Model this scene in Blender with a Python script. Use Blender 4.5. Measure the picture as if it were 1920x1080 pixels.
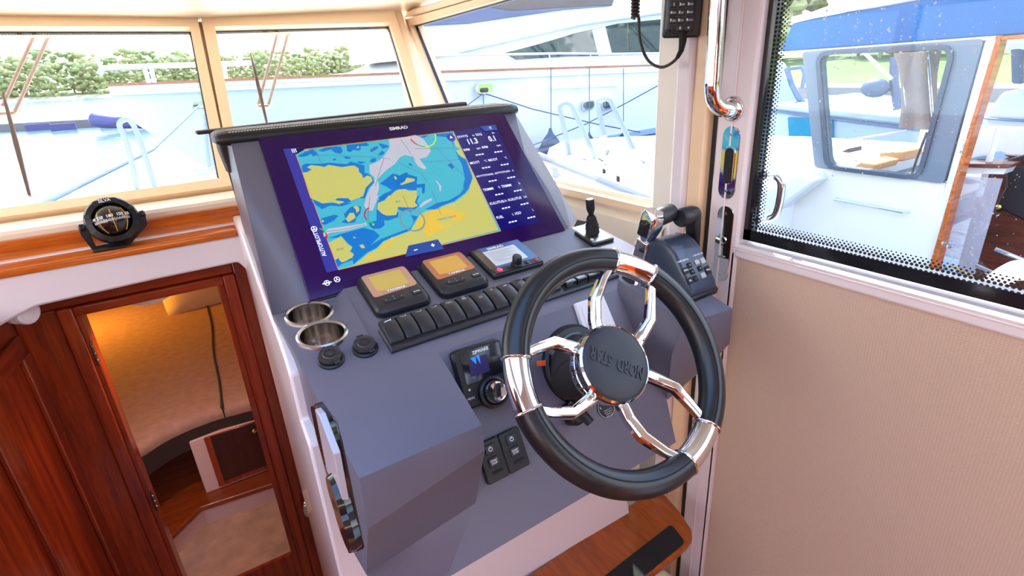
import bpy, bmesh, math, random
from math import radians as RAD, sin, cos, pi, tan, sqrt, atan2
from mathutils import Vector as V, Matrix
random.seed(7)
SC = bpy.context.scene
for o in list(bpy.data.objects):
    bpy.data.objects.remove(o)
COL = SC.collection

# ------------------------------------------------------------------ camera
FPX = 1015.0
YAW, PIT, ROL = RAD(30.77), RAD(22.03), RAD(-3.307)
EYE = V((0, 0, 1.6))
_fw = V((sin(YAW)*cos(PIT), cos(YAW)*cos(PIT), -sin(PIT)))
_r = V((cos(YAW), -sin(YAW), 0)); _u = _r.cross(_fw)
_r2 = _r*cos(ROL)+_u*sin(ROL); _u2 = _r2.cross(_fw)
CR = Matrix((_r2, _u2, -_fw)).transposed()
cd = bpy.data.cameras.new('camera'); cam = bpy.data.objects.new('camera', cd); COL.objects.link(cam)
cam.matrix_world = Matrix.Translation(EYE) @ CR.to_4x4()
cd.sensor_width = 36; cd.lens = 36*FPX/1920; cd.clip_start = 0.02; cd.clip_end = 3000
SC.camera = cam

# ------------------------------------------------------------------ world, sun, exposure
wd = bpy.data.worlds.new('world'); SC.world = wd; wd.use_nodes = True
wn = wd.node_tree.nodes; wl = wd.node_tree.links; wn.clear()
_o = wn.new('ShaderNodeOutputWorld'); _b = wn.new('ShaderNodeBackground')
_tc = wn.new('ShaderNodeTexCoord'); _sep = wn.new('ShaderNodeSeparateXYZ'); _rp = wn.new('ShaderNodeValToRGB')
wl.new(_tc.outputs['Generated'], _sep.inputs[0]); wl.new(_sep.outputs['Z'], _rp.inputs[0])
_rp.color_ramp.elements[0].position = 0.0; _rp.color_ramp.elements[0].color = (1.0, 0.965, 0.93, 1)
_rp.color_ramp.elements[1].position = 0.9; _rp.color_ramp.elements[1].color = (0.30, 0.50, 0.95, 1)
_e = _rp.color_ramp.elements.new(0.25); _e.color = (0.88, 0.91, 1.0, 1)
wl.new(_rp.outputs[0], _b.inputs[0]); _b.inputs[1].default_value = 2.7
wl.new(_b.outputs[0], _o.inputs[0])
sd = bpy.data.lights.new('sun', 'SUN'); sun = bpy.data.objects.new('sun', sd); COL.objects.link(sun)
sd.energy = 12.0; sd.angle = RAD(0.6); sd.color = (1.0, 0.93, 0.82)
SAZ, SEL = RAD(32), RAD(50)          # azimuth to starboard of the bow, elevation
sun.rotation_euler = V((-sin(SAZ)*cos(SEL), -cos(SAZ)*cos(SEL), -sin(SEL))).to_track_quat('-Z', 'Y').to_euler()
sun.location = (3, 6, 9)
vs_ = SC.view_settings; vs_.view_transform = 'Standard'; vs_.look = 'None'; vs_.gamma = 1; vs_.use_curve_mapping = False
vs_.exposure = 0.85
SC.cycles.max_bounces = 10; SC.cycles.transparent_max_bounces = 24; SC.cycles.diffuse_bounces = 5
SC.cycles.glossy_bounces = 5; SC.cycles.transmission_bounces = 8

# ------------------------------------------------------------------ rays onto real planes
def ray(x, y): return CR @ V(((x-960)/FPX, (540-y)/FPX, -1))
def hit(x, y, p, n):
    d = ray(x, y); n = V(n); return EYE + d*((V(p)-EYE).dot(n)/d.dot(n))
def hX(x, y, X): return hit(x, y, (X, 0, 0), (1, 0, 0))
def hY(x, y, Y): return hit(x, y, (0, Y, 0), (0, 1, 0))
def hZ(x, y, Z): return hit(x, y, (0, 0, Z), (0, 0, 1))
CY = RAD(2.44)
CU = V((cos(CY), sin(CY), 0)); CF = V((-sin(CY), cos(CY), 0)); UP = V((0, 0, 1))
def W(u, w, z): return CU*u+CF*w+UP*z        # console frame: right, forward, up
def frame(o, x, y):
    x = V(x).normalized(); y = V(y).normalized(); n = x.cross(y)
    m = Matrix((x, y, n)).transposed().to_4x4(); m.translation = V(o); return m
def slope(o, deg): return frame(o, CU, CF*cos(RAD(deg))+UP*sin(RAD(deg)))
def on(M, x, y):
    p = M.inverted() @ hit(x, y, M.translation, M.col[2].xyz); return (p.x, p.y)

# ------------------------------------------------------------------ mesh builder
class MB:
    def __init__(s, M=None): s.v = []; s.f = []; s.M = M or Matrix.Identity(4)
    def add(s, vs, fs):
        b = len(s.v); s.v += [s.M @ V(p) for p in vs]; s.f += [tuple(b+i for i in f) for f in fs]; return s
    def poly(s, pts): return s.add(pts, [tuple(range(len(pts)))])
    def quad(s, *p): return s.poly(p)
    def box(s, x0, x1, y0, y1, z0, z1):
        return s.add([(x, y, z) for z in (z0, z1) for y in (y0, y1) for x in (x0, x1)],
                     [(0, 2, 3, 1), (4, 5, 7, 6), (0, 1, 5, 4), (2, 6, 7, 3), (0, 4, 6, 2), (1, 3, 7, 5)])
    def hexa(s, a, b):            # two quads, bottom and top
        return s.add(list(a)+list(b), [(3, 2, 1, 0), (4, 5, 6, 7), (0, 1, 5, 4), (1, 2, 6, 5), (2, 3, 7, 6), (3, 0, 4, 7)])
    def loft(s, rings, cap0=True, cap1=True, closed=True):
        n = len(rings[0]); vs = [p for r in rings for p in r]; fs = []
        for i in range(len(rings)-1):
            for j in range(n if closed else n-1):
                k = (j+1) % n; fs.append((i*n+j, i*n+k, (i+1)*n+k, (i+1)*n+j))
        if cap0: fs.append(tuple(range(n))[::-1])
        if cap1: fs.append(tuple((len(rings)-1)*n+j for j in range(n)))
        return s.add(vs, fs)
    def prism(s, pts, z0, z1, bev=0.0):
        n = len(pts); r = [[(p[0], p[1], z0) for p in pts]]
        if bev:
            r.append([(p[0], p[1], z1-bev) for p in pts]); r.append([(q[0], q[1], z1) for q in inset(pts, bev)])
        else: r.append([(p[0], p[1], z1) for p in pts])
        return s.loft(r)
    def rbox(s, cx, cy, w, h, r, z0, z1, bev=0.0, seg=4): return s.prism(rrect(cx, cy, w, h, r, seg), z0, z1, bev)
    def lathe(s, prof, seg=32, cx=0, cy=0, c0=True, c1=True):
        return s.loft([[(cx+r*cos(2*pi*i/seg), cy+r*sin(2*pi*i/seg), z) for i in range(seg)] for r, z in prof], c0, c1)
    def tube(s, pts, r, seg=10, closed=False, caps=True, flat=None):
        pts = [V(p) for p in pts]; n = len(pts); rs = r if isinstance(r, (list, tuple)) else [r]*n; rings = []
        up = None
        for i in range(n):
            a = pts[(i-1) % n] if (closed or i > 0) else pts[i]; b = pts[(i+1) % n] if (closed or i < n-1) else pts[i]
            t = (b-a).normalized()
            if up is None: up = t.orthogonal().normalized() if flat is None else V(flat)
            up = (up-t*up.dot(t)).normalized(); sd_ = t.cross(up)
            rr = rs[i]; ra, rb = rr if isinstance(rr, (list, tuple)) else (rr, rr)
            rings.append([pts[i]+up*(ra*cos(2*pi*k/seg))+sd_*(rb*sin(2*pi*k/seg)) for k in range(seg)])
        if closed: rings.append(rings[0]); return s.loft(rings, False, False)
        return s.loft(rings, caps, caps)
    def bar(s, pts, w, t, up):    # rectangular bar along a path; up = thickness direction
        pts = [V(p) for p in pts]; up = V(up).normalized(); n = len(pts); rings = []
        ws = w if isinstance(w, (list, tuple)) else [w]*n
        for i in range(n):
            a = pts[max(i-1, 0)]; b = pts[min(i+1, n-1)]; d = (b-a).normalized(); sd_ = d.cross(up).normalized()
            rings.append([pts[i]+sd_*ws[i]/2-up*t/2, pts[i]+sd_*ws[i]/2+up*t/2, pts[i]-sd_*ws[i]/2+up*t/2, pts[i]-sd_*ws[i]/2-up*t/2])
        return s.loft(rings)
    def ball(s, c, r, seg=10, sx=1, sy=1, sz=1):
        c = V(c); k = max(4, seg//2)
        return s.loft([[c+V((sx*r*sin(pi*(i+.02)/(k+.04))*cos(2*pi*j/seg), sy*r*sin(pi*(i+.02)/(k+.04))*sin(2*pi*j/seg), -sz*r*cos(pi*(i+.02)/(k+.04)))) for j in range(seg)] for i in range(k+1)])
def inset(pts, d):
    n = len(pts); out = []
    A = sum(pts[i][0]*pts[(i+1) % n][1]-pts[(i+1) % n][0]*pts[i][1] for i in range(n)); sg = 1 if A > 0 else -1
    for i in range(n):
        a, b, c = V(pts[i-1][:2]), V(pts[i][:2]), V(pts[(i+1) % n][:2])
        e1 = (b-a); e2 = (c-b)
        if e1.length < 1e-9 or e2.length < 1e-9: out.append(tuple(b)); continue
        e1.normalize(); e2.normalize()
        n1 = V((-e1.y, e1.x))*sg; n2 = V((-e2.y, e2.x))*sg; m = n1+n2
        k = m.length_squared/2
        out.append(tuple(b+m*(d/max(k, .3))))
    return out
def rrect(cx, cy, w, h, r, seg=4):
    r = min(r, w/2-1e-5, h/2-1e-5); out = []
    for qx, qy, a0 in ((1, -1, -90), (1, 1, 0), (-1, 1, 90), (-1, -1, 180)):
        for i in range(seg+1):
            a = RAD(a0+90*i/seg); out.append((cx+qx*(w/2-r)+r*cos(a), cy+qy*(h/2-r)+r*sin(a)))
    return out
def rquad(q, r, seg=4):           # rounded quadrilateral through four corners
    out = []; n = len(q)
    for i in range(n):
        a, b, c = V(q[i-1]), V(q[i]), V(q[(i+1) % n])
        p = b+(a-b).normalized()*r; t = b+(c-b).normalized()*r
        for k in range(seg+1):
            f = k/seg; out.append(tuple(p*(1-f)**2+b*2*f*(1-f)+t*f*f))
    return out
def arc(c, r, a0, a1, n, z=0): return [(c[0]+r*cos(RAD(a0+(a1-a0)*i/n)), c[1]+r*sin(RAD(a0+(a1-a0)*i/n)), z) for i in range(n+1)]
def smooth_path(pts, n=6, closed=False):
    pts = [V(p) for p in pts]; out = []; m = len(pts)
    for i in range(m if closed else m-1):
        g = lambda k: pts[k % m] if closed else pts[min(max(k, 0), m-1)]
        p0, p1, p2, p3 = g(i-1), g(i), g(i+1), g(i+2)
        for k in range(n):
            t = k/n; out.append(.5*((2*p1)+(p2-p0)*t+(2*p0-5*p1+4*p2-p3)*t*t+(3*p1-p0-3*p2+p3)*t**3))
    if not closed: out.append(pts[-1])
    return out

def wloc(o):
    p = V((0, 0, 0))
    while o is not None: p = p+o.location; o = o.parent
    return p
def mesh(name, mb, m, off, ang=35, recalc=True):
    me = bpy.data.meshes.new(name)
    bm = bmesh.new(); vs = [bm.verts.new(p-off) for p in mb.v]
    for f in mb.f:
        try: bm.faces.new([vs[i] for i in f])
        except ValueError: pass
    if recalc: bmesh.ops.recalc_face_normals(bm, faces=bm.faces[:])
    bm.to_mesh(me); bm.free()
    if ang: 
        me.polygons.foreach_set('use_smooth', [True]*len(me.polygons)); me.set_sharp_from_angle(angle=RAD(ang))
    if m: me.materials.append(m)
    return me
def obj(name, mb, m, parent=None, bevel=0, seg=2, ang=35, label=None, kind=None, loc=None):
    off = wloc(parent) if parent else V(loc) if loc is not None else V((0, 0, 0))
    o = bpy.data.objects.new(name, mesh(name, mb, m, off, ang)); COL.objects.link(o)
    if parent: o.parent = parent
    else: o.location = off
    if bevel:
        b = o.modifiers.new('bevel', 'BEVEL'); b.width = bevel; b.segments = seg; b.limit_method = 'ANGLE'; b.angle_limit = RAD(40); b.harden_normals = False
    if label: o['label'] = label
    if kind: o['kind'] = kind
    return o
def tag(o, label=None, cat=None, group=None, kind=None):
    for k, v in (('label', label), ('category', cat), ('group', group), ('kind', kind)):
        if v: o[k] = v
    return o
def thing(name, label, cat, loc, group=None, kind=None):
    o = bpy.data.objects.new(name, None); COL.objects.link(o); o.location = V(loc); o.empty_display_size = .03
    return tag(o, label, cat, group, kind)
def center(mb):
    n = len(mb.v); c = sum(mb.v, V((0, 0, 0)))/n; return V((c.x, c.y, min(p.z for p in mb.v)))
def single(name, mb, m, label, cat, group=None, kind=None, **k):
    return tag(obj(name, mb, m, loc=center(mb), **k), label, cat, group, kind)
def struct(name, mb, m, label, cat=None, **k):
    return tag(obj(name, mb, m, loc=center(mb), **k), label, cat, None, 'structure')
def text(s, M, x, y, h, m, parent, rot=0, align='LEFT', bold=0.0, ext=0, name='lettering', sx=1.0, z=0.0):
    cu = bpy.data.curves.new('t', 'FONT'); cu.body = s; cu.size = h/0.73; cu.align_x = align; cu.align_y = 'CENTER'
    cu.resolution_u = 2; cu.offset = bold*h; cu.extrude = ext
    to = bpy.data.objects.new('t', cu); me = bpy.data.meshes.new_from_object(to)
    bpy.data.objects.remove(to); bpy.data.curves.remove(cu)
    T = M @ Matrix.Translation((x, y, z)) @ Matrix.Rotation(RAD(rot), 4, 'Z') @ Matrix.Diagonal((sx, 1, 1, 1))
    T = Matrix.Translation(-wloc(parent)) @ T
    me.transform(T); me.name = name; me.materials.clear(); me.materials.append(m)
    o = bpy.data.objects.new(name, me); COL.objects.link(o); o.parent = parent; return o

# ------------------------------------------------------------------ materials
def lin(r, g, b): 
    f = lambda c: (c/255/12.92) if c/255 <= .04045 else ((c/255+.055)/1.055)**2.4
    return (f(r), f(g), f(b), 1)
def mat(name, col, rough=.5, metal=0, spec=.5, coat=0, noise=0, nscale=20, bump=0, bscale=200, emit=None, estr=1, trans=0, ior=1.45, sub=0):
    m = bpy.data.materials.new(name); m.use_nodes = True; nt = m.node_tree; b = nt.nodes['Principled BSDF']
    c = col if len(col) == 4 else (*col, 1)
    b.inputs['Base Color'].default_value = c; b.inputs['Roughness'].default_value = rough; b.inputs['Metallic'].default_value = metal
    b.inputs['Specular IOR Level'].default_value = spec; b.inputs['Coat Weight'].default_value = coat; b.inputs['Coat Roughness'].default_value = .06
    b.inputs['Transmission Weight'].default_value = trans; b.inputs['IOR'].default_value = ior
    tc = nt.nodes.new('ShaderNodeTexCoord')
    if noise:
        n = nt.nodes.new('ShaderNodeTexNoise'); n.inputs['Scale'].default_value = nscale; n.inputs['Detail'].default_value = 4
        nt.links.new(tc.outputs['Object'], n.inputs['Vector'])
        r = nt.nodes.new('ShaderNodeValToRGB'); r.color_ramp.elements[0].position = .3; r.color_ramp.elements[1].position = .7
        r.color_ramp.elements[0].color = tuple(x*(1-noise) for x in c[:3])+(1,); r.color_ramp.elements[1].color = tuple(min(1, x*(1+noise)) for x in c[:3])+(1,)
        nt.links.new(n.outputs['Fac'], r.inputs[0]); nt.links.new(r.outputs[0], b.inputs['Base Color'])
    if bump:
        n = nt.nodes.new('ShaderNodeTexNoise'); n.inputs['Scale'].default_value = bscale; n.inputs['Detail'].default_value = 3
        nt.links.new(tc.outputs['Object'], n.inputs['Vector'])
        bp = nt.nodes.new('ShaderNodeBump'); bp.inputs['Strength'].default_value = bump; bp.inputs['Distance'].default_value = .002
        nt.links.new(n.outputs['Fac'], bp.inputs['Height']); nt.links.new(bp.outputs[0], b.inputs['Normal'])
    if emit:
        b.inputs['Emission Color'].default_value = emit if len(emit) == 4 else (*emit, 1); b.inputs['Emission Strength'].default_value = estr
    return m
def wood(name, dark, light, stretch, scale=1.0, rough=.35, coat=.3):
    m = mat(name, light, rough, coat=coat); nt = m.node_tree; b = nt.nodes['Principled BSDF']
    tc = nt.nodes.new('ShaderNodeTexCoord'); mp = nt.nodes.new('ShaderNodeMapping'); mp.inputs['Scale'].default_value = stretch
    nt.links.new(tc.outputs['Object'], mp.inputs[0])
    n = nt.nodes.new('ShaderNodeTexNoise'); n.inputs['Scale'].default_value = 9*scale; n.inputs['Detail'].default_value = 6; n.inputs['Roughness'].default_value = .65
    n2 = nt.nodes.new('ShaderNodeTexNoise'); n2.inputs['Scale'].default_value = 60*scale; n2.inputs['Detail'].default_value = 2
    nt.links.new(mp.outputs[0], n.inputs['Vector']); nt.links.new(mp.outputs[0], n2.inputs['Vector'])
    mx = nt.nodes.new('ShaderNodeMath'); mx.operation = 'MULTIPLY_ADD'; mx.inputs[1].default_value = .35
    nt.links.new(n2.outputs['Fac'], mx.inputs[0]); nt.links.new(n.outputs['Fac'], mx.inputs[2])
    r = nt.nodes.new('ShaderNodeValToRGB'); r.color_ramp.elements[0].position = .48; r.color_ramp.elements[1].position = .88
    r.color_ramp.elements[0].color = (*dark[:3], 1); r.color_ramp.elements[1].color = (*light[:3], 1)
    nt.links.new(mx.outputs[0], r.inputs[0]); nt.links.new(r.outputs[0], b.inputs['Base Color'])
    return m
def glass_pane(name, tint=(1, 1, 1, 1), refl=.9):
    m = bpy.data.materials.new(name); m.use_nodes = True; nt = m.node_tree; nt.nodes.clear()
    o = nt.nodes.new('ShaderNodeOutputMaterial'); mx = nt.nodes.new('ShaderNodeMixShader'); t = nt.nodes.new('ShaderNodeBsdfTransparent'); g = nt.nodes.new('ShaderNodeBsdfGlossy')
    fr = nt.nodes.new('ShaderNodeLayerWeight'); fr.inputs['Blend'].default_value = .5
    pw_ = nt.nodes.new('ShaderNodeMath'); pw_.operation = 'POWER'; pw_.inputs[1].default_value = 5; nt.links.new(fr.outputs['Facing'], pw_.inputs[0])
    ml = nt.nodes.new('ShaderNodeMath'); ml.operation = 'MULTIPLY_ADD'; ml.inputs[1].default_value = .5*refl; ml.inputs[2].default_value = .03*refl; nt.links.new(pw_.outputs[0], ml.inputs[0])
    t.inputs[0].default_value = tint; g.inputs['Roughness'].default_value = .02
    nt.links.new(ml.outputs[0], mx.inputs[0]); nt.links.new(t.outputs[0], mx.inputs[1]); nt.links.new(g.outputs[0], mx.inputs[2]); nt.links.new(mx.outputs[0], o.inputs[0])
    return m
def weave(name, col, rough=.7, scale=260, strength=.5, dir_=(1, 1, 1)):
    m = mat(name, col, rough); nt = m.node_tree; b = nt.nodes['Principled BSDF']; tc = nt.nodes.new('ShaderNodeTexCoord')
    mp = nt.nodes.new('ShaderNodeMapping'); mp.inputs['Scale'].default_value = dir_; nt.links.new(tc.outputs['Object'], mp.inputs[0])
    vo = nt.nodes.new('ShaderNodeTexVoronoi'); vo.inputs['Scale'].default_value = scale; vo.inputs['Randomness'].default_value = .12
    nt.links.new(mp.outputs[0], vo.inputs['Vector'])
    r = nt.nodes.new('ShaderNodeValToRGB'); r.color_ramp.elements[0].color = tuple(min(1, x*1.08) for x in col[:3])+(1,); r.color_ramp.elements[1].color = tuple(x*.78 for x in col[:3])+(1,)
    nt.links.new(vo.outputs['Distance'], r.inputs[0]); nt.links.new(r.outputs[0], b.inputs['Base Color'])
    bp = nt.nodes.new('ShaderNodeBump'); bp.inputs['Strength'].default_value = strength; bp.inputs['Distance'].default_value = .002; bp.invert = True
    nt.links.new(vo.outputs['Distance'], bp.inputs['Height']); nt.links.new(bp.outputs[0], b.inputs['Normal'])
    return m
def glow(name, col, s=1.0, rough=.25):
    return mat(name, (col[0]*.15, col[1]*.15, col[2]*.15, 1), rough, emit=col, estr=s)

M = {}
M['console'] = mat('grey moulded console', (.130, .127, .170), .36, spec=.5, bump=.12, bscale=900)
M['leather'] = mat('black leather', (.010, .011, .013), .42, spec=.5, bump=.25, bscale=500)
M['wheel_leather'] = mat('smooth black leather rim', (.010, .011, .014), .30, spec=.6, bump=.08, bscale=700)
M['thread'] = mat('white thread', (.75, .75, .72), .7)
M['black'] = mat('black plastic', (.010, .0105, .013), .38)
M['black_gloss'] = mat('gloss black', (.008, .009, .012), .10, coat=.5)
M['charcoal'] = mat('charcoal plastic', (.022, .022, .027), .36, bump=.05, bscale=900)
M['rubber'] = mat('matt rubber', (.012, .012, .013), .75)
M['chrome'] = mat('chrome', (.74, .74, .76), .05, 1)
M['steel'] = mat('brushed steel', (.62, .60, .58), .22, 1, bump=.04, bscale=80)
M['cup_steel'] = mat('polished cup steel', (.60, .56, .53), .14, 1)
M['satin'] = mat('satin metal', (.70, .68, .66), .30, 1)
M['white_gel'] = mat('white gelcoat', (.76, .69, .72), .30, coat=.25)
M['cream_gel'] = mat('cream gelcoat', (.84, .80, .70), .35, coat=.2)
M['white_pl'] = mat('white plastic', (.78, .77, .80), .4)
M['white_print'] = mat('white print', (.85, .86, .88), .5)
M['alu_white'] = mat('white painted aluminium', (.78, .70, .72), .3, coat=.2)
M['cream_wall'] = mat('cream liner', (.82, .70, .55), .5, bump=.05)
M['ceiling'] = mat('gloss cream headliner', (.86, .74, .56), .28, coat=.4)
M['frame_cream'] = mat('cream window frame', (.84, .62, .40), .4, coat=.15)
M['weave'] = weave('beige woven vinyl', (.62, .465, .355, 1), .55, 190, .5, (1, 1, 1.25))
M['teak_x'] = wood('varnished teak', lin(150, 60, 4), lin(216, 114, 20), (.35, 7, 7), 1, .25, .5)
M['teak_step'] = wood('teak step', lin(128, 52, 6), lin(180, 88, 14), (3.2, .35, 6), 1.6, .3, .3)
M['teak_sole'] = wood('teak sole planks', lin(120, 66, 26), lin(176, 108, 52), (6, .35, 6), 1, .35, .2)
M['mahog_z'] = wood('mahogany upright', lin(98, 24, 6), lin(162, 58, 18), (6, 6, .35), 1, .3, .35)
M['mahog_x'] = wood('mahogany crosswise', lin(98, 24, 6), lin(162, 58, 18), (.35, 6, 6), 1, .3, .35)
M['mahog_y'] = wood('mahogany lengthwise', lin(98, 24, 6), lin(162, 58, 18), (6, .35, 6), 1, .3, .35)
M['glass'] = glass_pane('lightly tinted glass', (.85, .885, .90, 1))
M['black_glass'] = mat('black edge glass', (.012, .013, .016), .12, coat=.3)
M['knob_brass'] = mat('brass', (.72, .50, .18), .2, 1)
M['dark_metal'] = mat('dark hinge metal', (.03, .03, .034), .3, .6)
M['orange'] = mat('orange sticker', (.85, .12, .02), .5)
M['red_btn'] = glow('red backlit button', (.9, .05, .12), .9)
# ------------------------------------------------------------------ the wheelhouse shell
XS = 1.05                                             # starboard wall plane
WS = frame((0, 2.05, 1.29), (1, 0, 0), (0, .41, .52))  # windscreen plane, raked forward at the top
ws = lambda x, y: on(WS, x, y)
BH = 1.70                                              # companionway bulkhead
def ring(name, outer, inner, par, m, z0, z1, bevel=.004, MX=None, label=None):
    mb = MB(MX or WS); n = len(outer)
    for i in range(n):
        j = (i+1) % n; mb.hexa([(*outer[i], z0), (*outer[j], z0), (*inner[j], z0), (*inner[i], z0)], [(*outer[i], z1), (*outer[j], z1), (*inner[j], z1), (*inner[i], z1)])
    return obj(name, mb, m, par, bevel=0, label=label)
# ceiling
c_l = ws(0, 35); c_m = ws(372, 39); c_r = ws(735, 22)
mb = MB(); e = [WS @ V((*p, 0)) for p in (c_l, c_m, c_r)]
e0 = e[0]+(e[0]-e[1])*1.2
front = [e0, e[0], e[1], e[2], V((XS+.03, e[2].y-.03, e[2].z))]
zc = lambda p: p.z
back = [V((p.x, -1.6, p.z+.05)) for p in front]; mid = [V((p.x, p.y-.10, p.z+.018)) for p in front]
HX0, HX1, HY0, HY1 = -.50, .42, -.15, .72           # opening of an unseen roof hatch, added to let sky light in
zi = lambda i, y: mid[i].z+(back[i].z-mid[i].z)*(mid[i].y-y)/(mid[i].y+1.6)
lvl = lambda y: [V((p.x, y, zi(i, y))) for i, p in enumerate(front)]
def lerpx(r, x):
    for a_, b_ in zip(r[:-1], r[1:]):
        if a_.x <= x <= b_.x: return a_.lerp(b_, (x-a_.x)/(b_.x-a_.x))
for dz in (0, .03):
    sh = lambda r: [p+V((0, 0, dz)) for p in r]
    mb.loft([sh(front), sh(mid), sh(lvl(HY1))], False, False, False); mb.loft([sh(lvl(HY0)), sh(back)], False, False, False)
    for lo_, hi_ in ((-99, HX0), (HX1, 99)):
        rs = []
        for y in (HY1, HY0):
            r = lvl(y); q = [p for p in r if lo_ < p.x < hi_]
            q = q+[lerpx(r, HX0)] if hi_ == HX0 else [lerpx(r, HX1)]+q
            rs.append(sh(q))
        mb.loft(rs, False, False, False)
mb.poly([front[0], front[1], front[2], front[3], front[4]]+[p+V((0, 0, .03)) for p in front[::-1]])
ceil = struct('ceiling', mb, M['ceiling'], 'glossy cream headliner running over the helm', 'ceiling')
hz_ = lvl(.3)[2].z
hat = thing('added_hatch', 'unseen roof hatch added above the helmsman to let in sky light', None, (-.04, .28, hz_), kind='structure')
mb = MB(); mb.box(HX0, HX1, HY0, HY1, hz_+.03, hz_+.036); obj('glass', mb, M['glass'], hat, ang=0)
ring('hatch_frame', [(HX0-.03, HY0-.03), (HX1+.03, HY0-.03), (HX1+.03, HY1+.03), (HX0-.03, HY1+.03)], [(HX0, HY0), (HX1, HY0), (HX1, HY1), (HX0, HY1)], hat, M['white_gel'], -.015, .04, MX=Matrix.Translation((0, 0, hz_)))
# windscreen frame strips and panes
FR = []
def strip(poly, m, par, z0=-.02, z1=.025, name='frame_strip', bevel=.004):
    mb = MB(WS); mb.prism(poly, z0, z1); return obj(name, mb, m, par, bevel=bevel)
gl = {'l': [ws(-160, 62.5), ws(358, 62), ws(412, 343), ws(-160, 424)], 'c': [ws(404, 61), ws(728, 52), ws(815, 330), ws(455, 338)]}
def pane(name, pts, label):
    root = thing(name, label, None, WS @ V((*pts[3], 0)), kind='structure')
    mb = MB(WS); mb.prism(pts, .0, .004); obj('glass', mb, M['glass'], root, ang=0)
    return root
w1 = pane('window_1', gl['l'], 'port windscreen pane with wiper and the shore behind it')
w2 = pane('window_2', gl['c'], 'middle windscreen pane between the cream mullion and the round pillar')
def dotgrid(M4, line_a, line_b, inn, rows, pitch, r0, r1, seg=6):
    """perforated edge print: staggered rows of dots running from a to b, shrinking inwards"""
    mb = MB(M4); a, b, inn = V(line_a), V(line_b), V(inn); L = (b-a).length; d = (b-a).normalized(); n = int(L/pitch)
    for k in range(rows):
        r = r0+(r1-r0)*k/max(1, rows-1)
        for i in range(n):
            p = a+d*((i+.5*(k % 2)+.25)*pitch)+inn*(k*pitch*.62)
            mb.poly([(p.x+r*cos(2*pi*j/seg), p.y+r*sin(2*pi*j/seg), -.0012) for j in range(seg)])
    return mb
dots_m = mat('black dot print', (.02, .02, .024), .5)
for root, pts in ((w1, gl['l']), (w2, gl['c'])):
    lt, rt, rb, lb = [V(p) for p in pts]
    mb = dotgrid(WS, lt, rt, (0, -1, 0) if 0 else (0, -1), 3, .0075, .0026, .0013)
    m2 = dotgrid(WS, rt, rb, (-1, 0), 3, .0075, .0026, .0013); mb.v += m2.v; b0 = len(mb.v)-len(m2.v); mb.f += [tuple(i+b0 for i in f) for f in m2.f]
    m2 = dotgrid(WS, lb, rb, (0, 1), 4, .0075, .0028, .0013); b0 = len(mb.v); mb.v += m2.v; mb.f += [tuple(i+b0 for i in f) for f in m2.f]
    o = obj('edge_dots', mb, dots_m, root, ang=0); o['kind'] = 'stuff'
    mb = MB(WS); q = [lt, rt, rb, lb]
    for i, t in ((0, .004), (1, .004)):
        a, b = q[i], q[(i+1) % 4]; d = (b-a).normalized(); nn = V((d.y, -d.x))*t
        mb.prism([a, b, b+nn, a+nn], -.002, .006)
    obj('seal', mb, M['black_glass'], root)
# cream frames: one for each pane, ring shaped
o_l = [ws(-160, 36), ws(371, 41), ws(437, 356), ws(-160, 440)]; o_c = [ws(378, 43), ws(735, 26), ws(835, 345), ws(440, 356)]
ring('window_frame', o_l, gl['l'], w1, M['frame_cream'], -.02, .03)
ring('window_frame', o_c, gl['c'], w2, M['frame_cream'], -.02, .03)
mb = MB(WS); mb.tube([(*ws(374, 42), .004), (*ws(375.5, 50), -.012), (*ws(437, 356), -.012)], .008, 8); t = obj('mullion', mb, M['frame_cream'], w2)
# round pillar at the starboard corner of the windscreen
pt = WS @ V((*ws(743, 18), -.03)); pb = WS @ V((*ws(812, 285), -.03)); pb = pb+(pb-pt)*.1
mb = MB(); mb.tube([pt+(pt-pb)*.03, pb], .043, 20)
struct('trim_1', mb, M['frame_cream'], 'round cream pillar at the starboard corner of the windscreen', 'pillar')
# sill deck: cream strip under the windscreen, two teak rails, white fascia over the companionway
sl = [hit(x, y, WS.translation, WS.col[2].xyz) for x, y in ((-160, 440), (437, 356))]
zs0 = 1.245
shelf_z = 1.255
mb = MB()
x0, x1 = -1.25, .30
mb.loft([[(x0, 2.06, 1.272), (x1+.9, 2.06, 1.272)], [(x0, 1.80, 1.288), (x1, 1.80, 1.288)], [(x0, 1.72, 1.297), (x1, 1.72, 1.297)], [(x0, 1.70, 1.308), (x1, 1.70, 1.308)], [(x0, 1.688, 1.308), (x1, 1.688, 1.308)], [(x0, 1.682, 1.300), (x1, 1.682, 1.300)], [(x0, 1.682, 1.20), (x1, 1.682, 1.20)]], False, False, False)
struct('wall_front', mb, M['cream_wall'], 'cream sill below the windscreen above the teak rails', 'wall')
mb = MB(); mb.box(-1.25, .125, 1.664, 1.682, 1.242, 1.290); struct('trim_2', mb, M['teak_x'], 'upper varnished teak batten behind the compass', 'trim', bevel=.004)
mb = MB(); mb.box(-1.25, .125, 1.643, 1.690, 1.20, 1.2465); struct('trim_8', mb, M['white_gel'], 'white ledge between the two teak rails', 'ledge', bevel=.003)
mb = MB()
mb.loft([[(x, 1.572+d, 1.226), (x, 1.572+d, 1.240), (x, 1.578+d, 1.2445), (x, 1.640, 1.2445), (x, 1.642, 1.226)] for x, d in ((-1.25, 0), (-.6, 0), (0, 0), (.095, 0), (.110, .012))])
rail = struct('trim_3', mb, M['teak_x'], 'lower varnished teak grab rail that carries the compass', 'trim', bevel=.003)
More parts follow.
